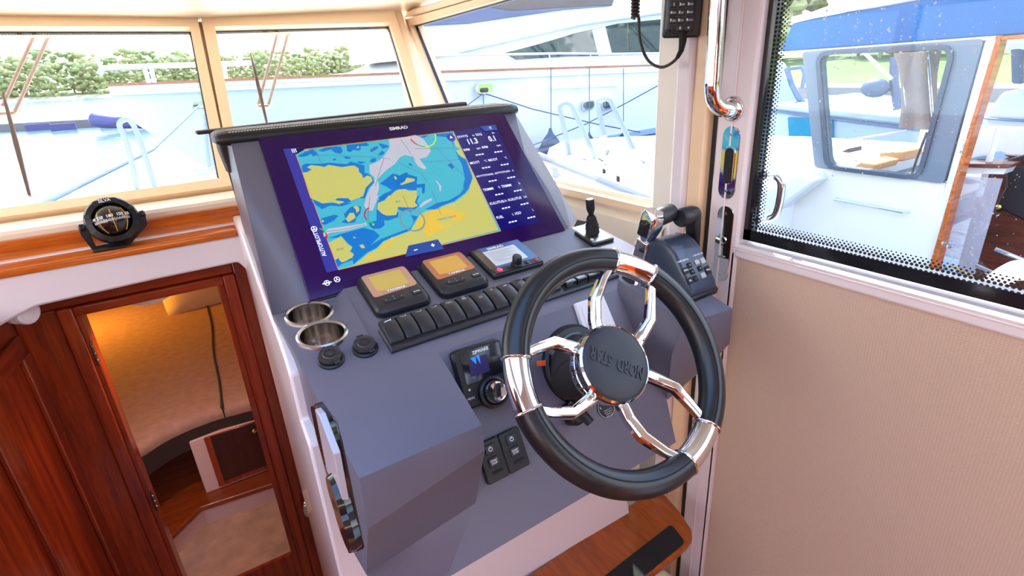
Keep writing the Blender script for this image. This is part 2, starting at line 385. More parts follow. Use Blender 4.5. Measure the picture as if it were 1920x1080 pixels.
# white fascia arch with rounded corners over the companionway
fa = [hY(x, y, 1.58) for x, y in ((447, 492), (300, 523), (150, 557), (70, 575), (40, 590), (0, 612), (-60, 650))]
mb = MB(); arch = []
top = 1.227
ou = [(.117, top)]+[(.117, 1.05), (.104, 1.045)]
cr = hY(466, 505, 1.58)
low = [(p.x, p.z) for p in fa]
poly_pts = [(-1.25, top), (.112, top), (.118, 1.10), (.110, 1.02), (cr.x, cr.z-.02), (cr.x-.006, cr.z+.002)]+low+[(-1.25, low[-1][1]-.14)]
fr_ = Matrix(((1, 0, 0, 0), (0, 0, -1, 1.58), (0, 1, 0, 0), (0, 0, 0, 1)))   # x, z drawn on plane Y=1.58, normal aft
mb = MB(fr_); mb.prism(poly_pts, -.10, 0); struct('trim_4', mb, M['white_gel'], 'white arched fascia over the companionway opening', 'trim', bevel=.008)
# companionway: mahogany frame ring on the bulkhead
mhx, mhz, mhy = M['mahog_x'], M['mahog_z'], M['mahog_y']
by = lambda x, y, Y=BH: (hY(x, y, Y).x, hY(x, y, Y).z)
FB = Matrix(((1, 0, 0, 0), (0, 0, -1, BH), (0, 1, 0, 0), (0, 0, 0, 1)))
d1 = thing('door_1', 'mahogany door frame around the forward cabin entrance', None, (-.1, BH, 0), kind='structure')
zt = 1.09; zb = -.35
TLo, TRo = by(105, 583), by(437, 510)
TLi, TRi = by(142, 593), by(417, 531)
ztop = (TLo[1]+TRo[1])/2; zin = (TLi[1]+TRi[1])/2-.0
xl, xr_, xli, xri = TLo[0], TRo[0], TLi[0], by(432, 545)[0]
def board(name, pts, z0, z1, m, par, bevel=.004):
    mb = MB(FB); mb.prism(pts, z0, z1); return obj(name, mb, m, par, bevel=bevel)
board('stile', [(xl, zb), (xli, zb), (xli, ztop), (xl, ztop)], -.03, .014, mhz, d1)
board('stile', [(xri-.012, zb), (xr_, zb), (xr_, ztop), (xri-.012, ztop)], -.03, .014, mhz, d1)
board('head_rail', [(xli, zin), (xri-.012, zin), (xri-.012, ztop), (xli, ztop)], -.03, .013, mhx, d1)
# plain board surround behind it
board('surround_panel', [(xr_, zb), (.17, zb), (.17, 1.19), (xr_, 1.19)], -.03, .0, mhz, d1)
board('surround_panel', [(-.75, ztop), (xr_, ztop), (xr_, 1.19), (-.75, 1.19)], -.03, .0, mhx, d1)
board('surround_panel', [(xl-.09, zb), (xl, zb), (xl, ztop), (xl-.09, ztop)], -.03, .0, mhz, d1)
# jamb boards going into the cabin on the hinge side
mb = MB(); mb.box(xli-.001, xli+.012, BH, BH+.065, zb, zin); obj('jamb', mb, mhz, d1, bevel=.002)
mb = MB(); mb.box(xri-.03, xri-.012, BH, BH+.045, zb, zin); obj('jamb', mb, mhz, d1, bevel=.002)
for (x, y) in ((176, 663), (288, 940)):
    p = hX(x, y, xli+.0125); mb = MB(); mb.box(xli+.012, xli+.015, p.y-.012, p.y+.012, p.z-.032, p.z+.032)
    hg = obj('hinge', mb, M['dark_metal'], d1, bevel=.002)
    for dz in (-.02, 0, .02):
        mb = MB(); mb.ball((xli+.0155, p.y, p.z+dz), .0035, 8); obj('screw', mb, M['chrome'], hg)
# left mahogany partition, running aft from the hinge side
hx, hy_ = xl-.09, BH
dirn = V((-.12, -1, 0)).normalized(); nrm = V((-dirn.y, dirn.x, 0)); nrm = nrm if nrm.x > 0 else -nrm
PL = frame((hx, hy_, 0), -dirn, (0, 0, 1)); 
pl_ = lambda x, y: on(PL, x, y)
sgn = 1 if PL.col[2].x > 0 else -1
wl_ = thing('wall_left', 'mahogany partition with a framed panel, port of the companionway', None, (hx, hy_, -.35), kind='structure')
def lp(name, pts, z0, z1, m, bevel=.003):
    mb = MB(PL); mb.prism(pts, z0*sgn, z1*sgn); return obj(name, mb, m, wl_, bevel=bevel)
L = -1.25
lp('back_board', [(L, -.5), (.02, -.5), (.02, 1.16), (L, 1.16)], -.02, 0, mhz)
zr1 = pl_(78, 622)[1]; zr0 = pl_(66, 602)[1]+.02
lp('top_rail', [(L, zr1), (-.02, zr1), (-.02, zr1+.055), (L, zr1+.055)], 0, .012, mhy)
lp('stile', [(-.05, -.5), (.0, -.5), (.0, zr1), (-.05, zr1)], 0, .012, mhz)
xs_ = pl_(60, 905)[0]
lp('stile', [(xs_-.075, -.5), (xs_, -.5), (xs_, zr1-.0), (xs_-.075, zr1-.0)], 0, .012, mhz)
lp('stile', [(L, -.5), (L+.1, -.5), (L+.1, zr1), (L, zr1)], 0, .012, mhz)
mb = MB(PL); a = pl_(113, 690); b = pl_(127, 722); mb.prism([a, (a[0]+.004, a[1]), (b[0]+.004, b[1]), b], .0, .012*sgn); obj('steel_strip', mb, M['satin'], wl_)
# white pedestal under the console (its port side lines the companionway)
PD = thing('pedestal', 'white moulded pedestal carrying the grey helm console', 'pedestal', (.5, 1.1, 0))
pf = .93
mb = MB()
xa = hX(600, 1060, .118)
ptl = [V((.083+(y-1.04)*.0323, y, z)) for y, z in ((1.69, 1.262), (1.40, 1.262), (1.10, 1.200), (1.0, 1.192), (.94, 1.184), (.885, 1.168), (.865, 1.15), (.865, 1.06), (.80, 1.05), (.80, -.35), (1.69, -.35))]
ptr = [V((.72 if p.z > 1.0 else .93, p.y, min(p.z, 1.0))) for p in ptl]; mb.loft([ptl, [p+V((.022, 0, 0)) for p in ptl], [V((p.x+.034, p.y, min(p.z, 1.0))) for p in ptl], ptr]); obj('body', mb, M['white_gel'], PD, bevel=.012)

# unseen helm sole, port side and aft bulkhead with openings, added for the light
fl0 = thing('floor', 'teak planked sole of the wheelhouse', None, (-.3, -.4, .03), kind='structure')
mb = MB(); mb.box(-1.72, 1.06, -1.62, .5, .0, .058); mb.box(.2, 1.06, .5, .95, .0, .058); obj('sub_floor', mb, M['black'], fl0)
pm = None
for k in range(18):
    mb = MB(); mb.box(-1.72+k*.155, -1.72+k*.155+.151, -1.6, .5, .058, .066); o = obj('plank', mb, M['teak_sole'], fl0)
for k in range(6):
    mb = MB(); mb.box(.2+k*.1435, .2+k*.1435+.1395, .504, .95, .058, .066); obj('plank', mb, M['teak_sole'], fl0)
def slabw(nm, x0, x1, y0, y1, z0, z1, m, lab): mb = MB(); mb.box(x0, x1, y0, y1, z0, z1); return struct(nm, mb, m, lab, 'wall')
slabw('wall_port', -1.76, -1.72, -1.6, 2.3, 0, 1.22, M['mahog_y'], 'unseen mahogany lower side of the wheelhouse, to port')
slabw('wall_port_top', -1.76, -1.72, -1.6, 2.3, 1.80, 1.93, M['frame_cream'], 'cream roof edge above the port windows')
for k, y in enumerate((-.62, .5, 1.75)): slabw('trim_%d' % (20+k), -1.77, -1.71, y-.05, y+.05, 1.20, 1.82, M['frame_cream'], 'cream window post to port, number %d from aft' % (k+1))
slabw('wall_aft', -1.74, -.55, -1.64, -1.60, 0, 1.80, M['mahog_x'], 'unseen mahogany aft bulkhead to port of the door opening')
slabw('wall_aft_starboard', .35, 1.06, -1.64, -1.60, 0, 1.93, M['mahog_x'], 'unseen mahogany aft bulkhead to starboard of the door opening')
slabw('wall_aft_top', -1.74, 1.06, -1.64, -1.60, 1.78, 1.95, M['frame_cream'], 'unseen cream head of the aft bulkhead')
slabw('wall_aft_door', -.55, .35, -1.63, -1.60, 0, 1.0, M['mahog_x'], 'unseen mahogany lower half of the closed aft door')
slabw('trim_25', -.62, -.55, -1.65, -1.59, 0, 1.8, M['frame_cream'], 'cream aft door post')
# ------------------------------------------------------------------ helm console
SA = W(.5, 1.02212, 1.21904)
S = slope(SA, 48); P2B = slope(SA, 13); P3B = slope(W(.5, .757, 1.1579), 60)
def affine(M4, r0, r1): return M4 @ Matrix(((r0[0], r0[1], 0, r0[2]), (r1[0], r1[1], 0, r1[2]), (0, 0, 1, 0), (0, 0, 0, 1)))
P2 = affine(P2B, (.9808, .0672, -.0003), (-.0005, 1.0949, -.0007)); P3 = affine(P3B, (.9478, .0177, -.0237), (-.0001, .9426, .0097))
t18, t48 = tan(RAD(13)), tan(RAD(48))
z2 = lambda w: 1.21904+(w-1.02212)*t18
zS = lambda w: 1.21904+(w-1.02212)*t48
wS = lambda z: 1.02212+(z-1.21904)/t48
CON = thing('helm_console', 'dark grey moulded helm console with a sloped screen housing', 'console', W(.55, .9, .82))
mb = MB()
P = lambda u, w, z=None: W(u, w, z2(w) if z is None else z)
def seg(*ps): mb.poly([W(*p) for p in ps])
shz = 1.203; wb = wS(shz)
zc_ = lambda w: shz-(wb-w)*.115        # cup shelf falls very slightly aft
uLt, uLb = .166, .130
# screen surround
seg((uLb, wb, shz), (.2675, wb, shz), (.2675, 1.02212, 1.21904), (.205, 1.02212, 1.21904), (.205, 1.285, zS(1.285)), (uLt, 1.285, zS(1.285)))
seg((.205, 1.02212, 1.21904), (.85, 1.02212, 1.21904), (.85, 1.10, zS(1.10)), (.205, 1.10, zS(1.10)))
seg((.205, 1.10, zS(1.10)), (.85, 1.10, zS(1.10)), (.835, 1.176, zS(1.176)), (.879, 1.285, zS(1.285)), (.205, 1.285, zS(1.285)))
# chamfer to starboard
seg((.879, 1.285, zS(1.285)), (.835, 1.176, zS(1.176)), (.85, 1.10, zS(1.10)), (.85, 1.02212, 1.21904), (.903, 1.05, z2(1.05)), (.90, 1.15, 1.315), (.888, 1.285, 1.48))
seg((.888, 1.285, 1.48), (.90, 1.15, 1.315), (.903, 1.05, z2(1.05)), (.903, 1.46, 1.22), (.888, 1.46, 1.46))
# top and back of the housing
seg((uLt, 1.285, zS(1.285)), (.879, 1.285, zS(1.285)), (.888, 1.285, 1.48), (.888, 1.46, 1.46), (uLt, 1.46, 1.46))
seg((uLt, 1.46, 1.46), (.888, 1.46, 1.46), (.903, 1.46, 1.16), (.172, 1.46, 1.278))
# port side of housing
seg((uLt, 1.285, zS(1.285)), (uLb, wb, shz), (uLb, wb, 1.13), (.150, 1.20, 1.16), (.170, 1.46, 1.278), (.172, 1.46, 1.46))
# cup shelf with two wells, and the bevel up to the gauge field
wf = .855
SHF = frame(W(.2, wb, shz), CU, CF+UP*.115)
CUPS = [hit(580.5, 590.5, SHF.translation, SHF.col[2].xyz), hit(605, 629, SHF.translation, SHF.col[2].xyz)]
from mathutils.geometry import tessellate_polygon
_out = [W(uLb, wb, shz), W(.244, wb, shz), W(.253, wf, zc_(wf)), W(uLb, wf, zc_(wf))]
_hol = [[c+SHF.to_3x3() @ V((.039*cos(2*pi*k/32), .039*sin(2*pi*k/32), 0)) for k in range(32)] for c in CUPS]
mb.add(_out+_hol[0]+_hol[1], tessellate_polygon([_out]+_hol))
seg((.244, wb, shz), (.2675, 1.02212, 1.21904), (.2535, wf, z2(wf)), (.253, wf, zc_(wf)))
# main sloping dash (gauges, switches) with the knee block to port and the lever pod to starboard
uk, up, wr, wk = .338, .790, .757, .585
ukf = .316
mb.poly([P(.2675, 1.02212), P(.903, 1.02212), P(.92, 1.03), P(.936, .877), P(.935, .79), P(up, wr+.03), P(.76, wr), P(uk, wr), P(.2535, wr), P(.2535, wf)])
mb.poly([W(uLb, wf, zc_(wf)), W(.253, wf, zc_(wf)), P(.2535, wf-.02), P(uLb, wf-.02)])
mb.poly([P(uLb, wf-.02), P(.2535, wf-.02), P(.2535, wr), P(uLb, wr)])
mb.poly([P(uLb, wr), P(.2535, wr), P(uk, wr), P(ukf, wk), P(.131, wk+.002)])
mb.poly([P(up, wr+.03), P(.935, .79), P(.926, .594), P(up+.006, .608)])
# knee block
E2L, E2R, FL, FM = (.1295, .59, 1.03), (ukf, .582, 1.074), (.1295, .662, .876), (ukf, .63, .937)
seg((.131, wk+.002, z2(wk+.002)), (ukf, wk, z2(wk)), E2R, E2L)
seg(E2L, E2R, FM, FL)
seg((uk, wr, z2(wr)), (ukf, wk, z2(wk)), E2R, FM)
zr = lambda w: 1.1579+(w-.757)*tan(RAD(60))
wbot = .588; zbot = zr(wbot)
# recess plane down to the lower edge
seg((uk, wr, z2(wr)), (.76, wr, z2(wr)), (.765, .68, zr(.68)), (.785, .632, zr(.632)), (.768, wbot, zbot), (.23, wbot, zbot), FM)
seg(FL, FM, (.23, wbot, zbot), (.15, .62, .84))
# port side
seg((uLb, wb, shz), (uLb, wf, zc_(wf)), (uLb, wf-.02, z2(wf-.02)), (.1305, wr, z2(wr)), (.131, wk+.002, z2(wk+.002)), E2L, FL, (.1295, .76, .86), (.129, .79, 1.055), (uLb, .90, 1.055), (uLb, wb, 1.10))
# lever pod: sloping inner wall, front, underside
pfb = (.926, .592, 1.040); pfl = (.757, .604, 1.07)
seg((up, wr+.03, z2(wr+.03)), (up+.006, .608, z2(.608)), pfl, (.785, .632, zr(.632)), (.765, .68, zr(.68)), (.76, wr, z2(wr)))
seg((up+.006, .608, z2(.608)), (.926, .594, z2(.594)), pfb, pfl)
seg(pfl, pfb, (.915, .611, 1.003), (.80, .64, .93), (.785, .632, zr(.632)))
seg((.926, .594, z2(.594)), (.935, .79, z2(.79)), (.936, .877, z2(.877)), (.92, 1.03, z2(1.03)), (.903, 1.05, z2(1.05)), (.903, 1.2, 1.0), (.92, .85, .95), (.915, .611, 1.003), pfb)
seg((.785, .632, zr(.632)), (.80, .64, .93), (.915, .611, 1.003), (.92, .85, .95), (.768, .78, .90))
# underside back to the pedestal
seg((.23, wbot, zbot), (.768, wbot, zbot), (.768, .83, zbot+.02), (.23, .83, zbot+.02))
shell = obj('shell', mb, M['console'], CON, ang=30)
bm = bmesh.new(); bm.from_mesh(shell.data); bmesh.ops.remove_doubles(bm, verts=bm.verts[:], dist=.0015); bmesh.ops.recalc_face_normals(bm, faces=bm.faces[:]); bm.to_mesh(shell.data); bm.free()
bv = shell.modifiers.new('bevel', 'BEVEL'); bv.width = .006; bv.segments = 3; bv.limit_method = 'ANGLE'; bv.angle_limit = RAD(22)
# dark underside bracket at the starboard end
mb = MB(); mb.hexa([W(.77, .66, .86), W(.82, .66, .86), W(.82, .76, .86), W(.77, .76, .86)], [W(.77, .65, .93), W(.81, .65, .95), W(.81, .76, .95), W(.77, .76, .93)])
obj('under_bracket', mb, M['black'], CON, bevel=.006)
# ---- leather hood over the screen
HD = thing('screen_hood', 'black stitched leather hood laid along the top of the screen housing', 'hood', W(.52, 1.30, 1.49))
hw = 1.272; hz = zS(1.272)
prof = [(-.004, -.012), (-.011, -.004), (-.010, .005), (-.002, .012), (.02, .016), (.075, .017), (.12, .012), (.12, -.014), (.03, -.014)]
mb = MB(); rings = []
for u, k in ((.138, .55), (.146, .85), (.165, 1), (.35, 1), (.52, 1.03), (.7, 1), (.86, 1), (.882, .85), (.888, .55)):
    cz = .002; rings.append([W(u, hw+.02+(a-.02)*k, hz+cz+(b-cz)*k) for a, b in prof])
mb.loft(rings); obj('padded_roll', mb, M['leather'], HD, ang=70)
for dy, dz in ((.001, .0138), (.019, .0168)):
    mb = MB(); n = 120
    for i in range(n):
        u0 = .165+.70*i/n
        mb.bar([W(u0, hw+dy, hz+dz), W(u0+.0036, hw+dy, hz+dz)], .0016, .0012, (0, -.5, 1))
    s_ = obj('stitching', mb, M['thread'], HD, ang=0); s_['kind'] = 'stuff'
br = mat('brown lined leather flap', (.045, .030, .028), .5)
mb = MB(); q = [hY(x, y, 1.40) for x, y in ((398, 244), (432, 240), (432, 322), (424, 323), (407, 282))]
mb.loft([[p for p in q], [p+V((.006, -.02, 0)) for p in q]]); obj('side_flap', mb, br, HD, bevel=.003)
mb = MB(); a, b = W(.105, 1.40, hY(396, 243, 1.40).z-.004), W(.80, 1.40, hz+.045)
mb.loft([[W(.118, 1.395, hz+.006), W(.118, 1.43, hz+.006), W(.118, 1.43, hz+.014), W(.118, 1.395, hz+.014)], [W(.80, 1.395, hz+.010), W(.80, 1.43, hz+.010), W(.80, 1.43, hz+.024), W(.80, 1.395, hz+.024)]])
obj('rear_flap', mb, br, HD, bevel=.004)
# ---- chartplotter
SCN = thing('chartplotter', 'large chartplotter display with a sea chart and engine data column', 'screen', S @ V((0, 0, 0)))
mb = MB(S); mb.prism([(-.300, -.015), (.334, -.004), (.330, .372), (-.283, .372)], -.02, .006); obj('bezel', mb, mat('indigo glossy screen glass', (.022, .003, .075), .12, spec=.35), SCN, bevel=.002)
mb = MB(S); mb.prism([(-.305, -.019), (-.238, -.018), (-.238, -.010), (-.305, -.014)], -.02, .003); obj('lower_lip', mb, M['black'], SCN, bevel=.002)
ax0, ax1, ay0, ay1 = -.252, .279, .0335, .329
sp = lambda x, y: on(S, x, y)
def flat(name, polys, m, z, par):
    mb = MB(S)
    for p in polys: mb.poly([(*q, z) for q in p])
    return obj(name, mb, m, par, ang=0, kind='stuff' if len(polys) > 1 else None)
def clipx(p, lo=-.2285, hi=.158, y0=.034, y1=.321): return [(min(max(a, lo+(-.00)), hi), min(max(b, y0), y1)) for a, b in p]
SG = {k: glow('screen '+k, v, s, .12) for k, v, s in (('cyan', lin(70, 190, 216), 0.46), ('pale', lin(205, 205, 222), 0.44), ('blue', lin(0, 122, 214), 0.46), ('land', lin(196, 194, 108), 0.53), ('town', lin(226, 190, 70), 0.53), ('bar', lin(58, 58, 168), 0.44), ('tab', lin(38, 78, 170), 0.44),
      ('data', lin(22, 18, 120), 0.41), ('data_red', lin(86, 32, 62), 0.37), ('line', lin(120, 80, 140), 0.33), ('white', lin(225, 232, 240), 0.8), ('orange', lin(235, 150, 40), 0.52), ('red', lin(200, 20, 60), 0.52), ('green', lin(20, 190, 80), 0.52), ('lime', lin(190, 225, 50), 0.55), ('grey', lin(140, 160, 170), 0.41), ('amber', lin(214, 186, 92), 0.38), ('amber2', lin(226, 170, 60), 0.38), ('lcd', lin(196, 205, 222), 0.46), ('ink', lin(40, 40, 60), 0.30))}
z0 = .0064
flat('side_bar', [[(ax0, ay0), (-.229, ay0), (-.2235, ay1-.014), (-.2225, ay1-.002), (-.203, ay1), (ax0+.008, ay1+.002)]], SG['bar'], z0, SCN)
flat('chart_water', [[(-.229, ay0), (.158, ay0), (.160, .3225), (-.203, .3225), (-.2235, .313)]], SG['cyan'], z0, SCN)
def zz(X, Y, pts, s=8.0): return [sp(X+x/s, Y+y/s) for x, y in pts]
A1, A2, A3, A4 = (540, 240), (740, 220), (580, 370), (790, 340)
pale = [zz(*A1, [(1500, 190), (1790, 165), (1900, 290), (1800, 360), (1700, 430), (1640, 500), (1600, 560), (1450, 670), (1330, 800), (1360, 880), (1350, 960), (1310, 1080), (1150, 1080), (1230, 920), (1290, 850), (1290, 770), (1220, 700), (1215, 580), (1340, 530), (1430, 450), (1520, 320)]),
        zz(*A3, [(850, 0), (1030, 0), (960, 180), (940, 225), (860, 215), (815, 150)]), zz(*A3, [(200, 560), (280, 495), (560, 455), (780, 420), (840, 400), (860, 440), (560, 520), (300, 560), (215, 620)]),
        zz(*A2, [(0, 350), (300, 290), (420, 350), (520, 490), (530, 540), (470, 620), (360, 650), (470, 790), (430, 805), (340, 760), (300, 700), (260, 620), (150, 590), (20, 640), (0, 680)]),
        zz(*A4, [(195, 15), (230, 25), (290, 100), (280, 175), (262, 170), (250, 80)]), zz(*A3, [(1640, 160), (1700, 90), (1820, 35), (1830, 65), (1720, 130), (1660, 180)])]
flat('fairway', pale, SG['pale'], z0+.0002, SCN)
blue = [zz(*A1, [(140, 450), (230, 400), (300, 345), (370, 340), (445, 430), (370, 455), (340, 415), (280, 450), (190, 465)]), zz(*A1, [(450, 370), (540, 320), (700, 295), (790, 310), (815, 380), (780, 415), (700, 400), (640, 350), (520, 385)]),
        zz(*A1, [(870, 280), (1030, 265), (1170, 250), (1210, 280), (1180, 300), (1080, 300), (1085, 350), (1040, 370), (980, 350), (930, 390), (880, 380)]), zz(*A1, [(1215, 360), (1290, 310), (1350, 300), (1330, 345), (1240, 390)]), zz(*A1, [(1345, 255), (1420, 270), (1510, 295), (1480, 320), (1410, 340)]),
        zz(*A1, [(1340, 440), (1400, 365), (1445, 400), (1400, 435)]), zz(*A1, [(1215, 530), (1250, 485), (1310, 480), (1310, 525), (1260, 545)]), zz(*A1, [(825, 460), (870, 455), (940, 470), (920, 490), (860, 490)]), zz(*A1, [(660, 500), (700, 480), (720, 500), (690, 520)]), zz(*A1, [(1025, 545), (1060, 525), (1165, 540), (1080, 565)]),
        zz(*A1, [(210, 590), (260, 565), (480, 565), (620, 550), (880, 570), (930, 530), (1000, 550), (1140, 590), (1140, 700), (1190, 710), (1260, 770), (1280, 840), (1200, 930), (1150, 1080), (330, 1080), (330, 1020), (200, 650)]),
        zz(*A1, [(1370, 860), (1450, 800), (1560, 710), (1680, 750), (1780, 690), (1800, 740), (1920, 760), (1920, 970), (1760, 950), (1600, 960), (1500, 1080), (1340, 1080), (1430, 1010), (1550, 960), (1460, 900)]),
        zz(*A2, [(160, 850), (190, 880), (330, 920), (325, 980), (200, 1040), (440, 1020), (440, 1080), (0, 1080), (0, 870), (60, 900)]),
        zz(*A2, [(870, 250), (860, 440), (900, 520), (970, 620), (1080, 660), (1150, 830), (1150, 960), (1090, 1080), (1010, 1080), (1040, 940), (1000, 740), (930, 600), (890, 500), (830, 330), (620, 310), (610, 280), (770, 265)]),
        zz(*A2, [(780, 740), (830, 710), (885, 770), (850, 805)]), zz(*A2, [(190, 715), (235, 715), (260, 760), (220, 750)]), zz(*A2, [(380, 330), (410, 290), (500, 285), (440, 330)]),
        zz(*A3, [(60, 120), (300, 95), (560, 110), (840, 0), (380, 0), (200, 20), (0, 60), (30, 110), (190, 205)]), zz(*A3, [(190, 205), (300, 150), (480, 160), (640, 110), (60, 115)]), zz(*A3, [(150, 390), (180, 340), (370, 285), (430, 300), (370, 370), (240, 435), (170, 430)]), zz(*A3, [(510, 280), (600, 180), (700, 140), (770, 170), (760, 260), (700, 330), (680, 400), (560, 415), (470, 400), (540, 350)]),
        zz(*A3, [(1010, 100), (1060, 20), (1200, 0), (1640, 0), (1600, 90), (1640, 150), (1540, 230), (1380, 230), (1290, 180), (1330, 270), (1320, 320), (1180, 370), (1060, 370), (880, 430), (1000, 370), (1000, 240)]),
        zz(*A3, [(880, 410), (960, 380), (1110, 370), (1120, 440), (1060, 490), (960, 500), (900, 460)]), zz(*A3, [(270, 640), (480, 570), (660, 520), (800, 480), (960, 520), (1050, 600), (900, 750), (1060, 650), (1320, 550), (1510, 480), (1560, 380), (1520, 290), (1620, 310), (1560, 400), (1500, 520), (1250, 610), (1100, 680), (1000, 780), (860, 850), (740, 950), (660, 1030), (640, 960), (480, 1020), (420, 1070), (340, 1060), (330, 930), (430, 905), (500, 980), (640, 930), (660, 860), (610, 840), (640, 770), (560, 700), (480, 620)]),
        zz(*A4, [(750, 0), (720, 100), (640, 200), (480, 320), (290, 390), (200, 440), (40, 445), (220, 350), (400, 310), (560, 220), (640, 110), (650, 0)]), zz(*A4, [(0, 60), (45, 70), (40, 200), (0, 210)])]
flat('shallows', [clipx(p) for p in blue], SG['blue'], z0+.0004, SCN)
land = [zz(*A1, [(210, 700), (290, 690), (350, 650), (280, 620), (340, 585), (480, 600), (540, 615), (600, 580), (800, 615), (900, 600), (980, 590), (1050, 630), (1060, 690), (1100, 720), (1120, 780), (1180, 740), (1240, 760), (1260, 820), (1160, 920), (1130, 1020), (1060, 1080), (330, 1080)]),
        zz(*A3, [(0, 40), (0, 0), (700, 0), (820, 0), (700, 50), (620, 80), (560, 30), (440, 20), (380, 70), (520, 90), (440, 130), (340, 95), (200, 120)]),
        zz(*A1, [(1030, 310), (1060, 300), (1050, 335), (1020, 330)]), zz(*A1, [(240, 370), (260, 345), (320, 350), (290, 375)]), zz(*A1, [(1665, 870), (1740, 830), (1770, 770), (1890, 790), (1890, 820), (1760, 860), (1700, 880)]), zz(*A1, [(1580, 760), (1600, 745), (1630, 790), (1600, 800)]),
        zz(*A1, [(1520, 1080), (1540, 1020), (1640, 950), (1750, 940), (1800, 970), (1920, 960), (1920, 1080)]),
        zz(*A3, [(1010, 200), (1020, 110), (1120, 70), (1180, 0), (1610, 0), (1570, 100), (1620, 150), (1540, 180), (1320, 170), (1310, 240), (1290, 290), (1150, 300), (1080, 270)]),
        zz(*A3, [(650, 170), (700, 145), (740, 180), (740, 230), (700, 260), (690, 210)]), zz(*A3, [(540, 350), (600, 260), (660, 260), (690, 330), (580, 400)]), zz(*A3, [(170, 380), (200, 360), (220, 390), (190, 400)]), zz(*A3, [(930, 420), (955, 405), (970, 440), (945, 450)]),
        zz(*A3, [(225, 720), (380, 660), (470, 605), (510, 650), (560, 720), (640, 770), (600, 830), (660, 880), (640, 920), (540, 980), (480, 1000), (440, 960), (430, 900), (340, 920), (320, 980), (290, 920)]),
        zz(*A3, [(490, 1080), (650, 1040), (760, 960), (880, 860), (1010, 790), (1100, 690), (1260, 620), (1500, 530), (1570, 420), (1640, 300), (1740, 230), (1920, 200), (1920, 700), (1420, 880)]),
        zz(*A4, [(0, 500), (230, 450), (300, 400), (500, 330), (650, 210), (760, 60), (790, 0), (830, 0), (1140, 750), (290, 960), (100, 1010), (0, 1000)]), zz(*A2, [(870, 240), (910, 240), (1260, 1080), (1100, 1080), (1160, 930), (1060, 650), (940, 580), (910, 530), (990, 500), (900, 460)]),
        zz(*A3, [(650, 620), (680, 615), (690, 635), (660, 640)]), zz(*A3, [(740, 740), (800, 730), (830, 780), (780, 790)])]
flat('land', [clipx(p) for p in land], SG['land'], z0+.0006, SCN)
town = [zz(*A3, [(1020, 820), (1230, 620), (1290, 640), (1040, 855)]), zz(*A3, [(850, 890), (900, 865), (960, 900), (940, 950), (890, 945)]), zz(*A4, [(20, 770), (90, 530), (130, 470), (250, 440), (400, 430), (530, 480), (640, 480), (650, 520), (600, 590), (480, 620), (420, 690), (80, 860)]), zz(*A3, [(1580, 480), (1640, 320), (1740, 300), (1760, 340), (1660, 470)])]
flat('built_area', [clipx(p) for p in town], SG['town'], z0+.0008, SCN)
flat('lagoon', [zz(*A4, [(200, 560), (220, 540), (300, 570), (350, 520), (430, 520), (440, 640), (330, 700)])], SG['land'], z0+.0010, SCN)
flat('data_column', [[(.158, ay0), (ax1-.008, ay0), (ax1+.008, ay1), (.160, .3225)]], SG['data'], z0, SCN)
mb = MB(S)
def sline(pts, w, z=z0+.0012):
    for a, b in zip(pts[:-1], pts[1:]):
        a, b = V(a), V(b); d = (b-a)
        if d.length < 1e-6: continue
        d.normalize(); n = V((-d.y, d.x))*w/2; mb.quad((*(a+n), z), (*(b+n), z), (*(b-n), z), (*(a-n), z))
sline([(.158, ay0), (.160, .3225)], .0012); sline([(-.229, ay0), (-.2235, .313)], .0012); sline([(-.229, ay0-.0005), (.158, ay0-.0005)], .0016); sline([(-.203, .323), (.160, .323)], .0012)
obj('chart_border', mb, SG['orange'], SCN, ang=0)
mb = MB(S)
for p in (zz(*A1, [(430, 440), (700, 440), (1000, 455), (1300, 470), (1520, 490)]), zz(*A1, [(400, 340), (450, 450), (490, 560)]), zz(*A1, [(1680, 200), (1780, 340), (1900, 520)]), zz(*A1, [(1300, 900), (1380, 640), (1430, 480)]), zz(*A2, [(600, 480), (800, 680), (1040, 920)]), zz(*A2, [(430, 700), (730, 680), (960, 660)]), zz(*A2, [(300, 500), (880, 490)]), zz(*A2, [(60, 710), (380, 870), (470, 990)]), zz(*A3, [(1390, 0), (1500, 240), (1550, 400)]), zz(*A3, [(250, 540), (560, 500), (830, 430)]), zz(*A3, [(900, 30), (880, 200), (870, 380)]), zz(*A4, [(150, 170), (240, 420), (280, 520)])): sline(p, .0008)
obj('chart_lines', mb, SG['line'], SCN, ang=0, kind='stuff')
def sarc(name, X, Y, c, rim, a0, a1, m, w=.003):
    global mb
    c = V(zz(X, Y, [c])[0]); r = (V(zz(X, Y, [rim])[0])-c).length; mb = MB(S)
    sline([(c.x+r*cos(RAD(a0+(a1-a0)*i/14)), min(c.y+r*sin(RAD(a0+(a1-a0)*i/14)), .3215)) for i in range(15)], w, z0+.0016); return obj(name, mb, m, SCN, ang=0)
sarc('range_ring', *A2, (400, 300), (600, 320), -100, -2, SG['lime']); sarc('range_ring', *A2, (400, 300), (600, 320), -135, -100, SG['green']); sarc('range_ring', *A2, (400, 300), (600, 320), -170, -135, SG['red'])
sarc('range_ring', *A3, (960, 300), (820, 300), 100, 200, SG['red']); sarc('range_ring', *A3, (960, 300), (820, 300), 200, 255, SG['green']); sarc('range_ring', *A3, (120, 600), (250, 600), 0, 60, SG['green']); sarc('range_ring', *A3, (120, 600), (255, 600), -45, 0, SG['red'])
sarc('heading_ring', *A3, (1535, 370), (1715, 370), 0, 360, SG['grey'], .0035)
flat('zoom_tab', [[sp(x, y) for x, y in ((758, 485), (764, 464), (819, 452), (831, 470))]], SG['tab'], z0+.0018, SCN)
flat('menu_tab', [[(.246, .311), (.2845, .310), (.287, .327), (.238, .327)]], SG['tab'], z0+.0018, SCN)
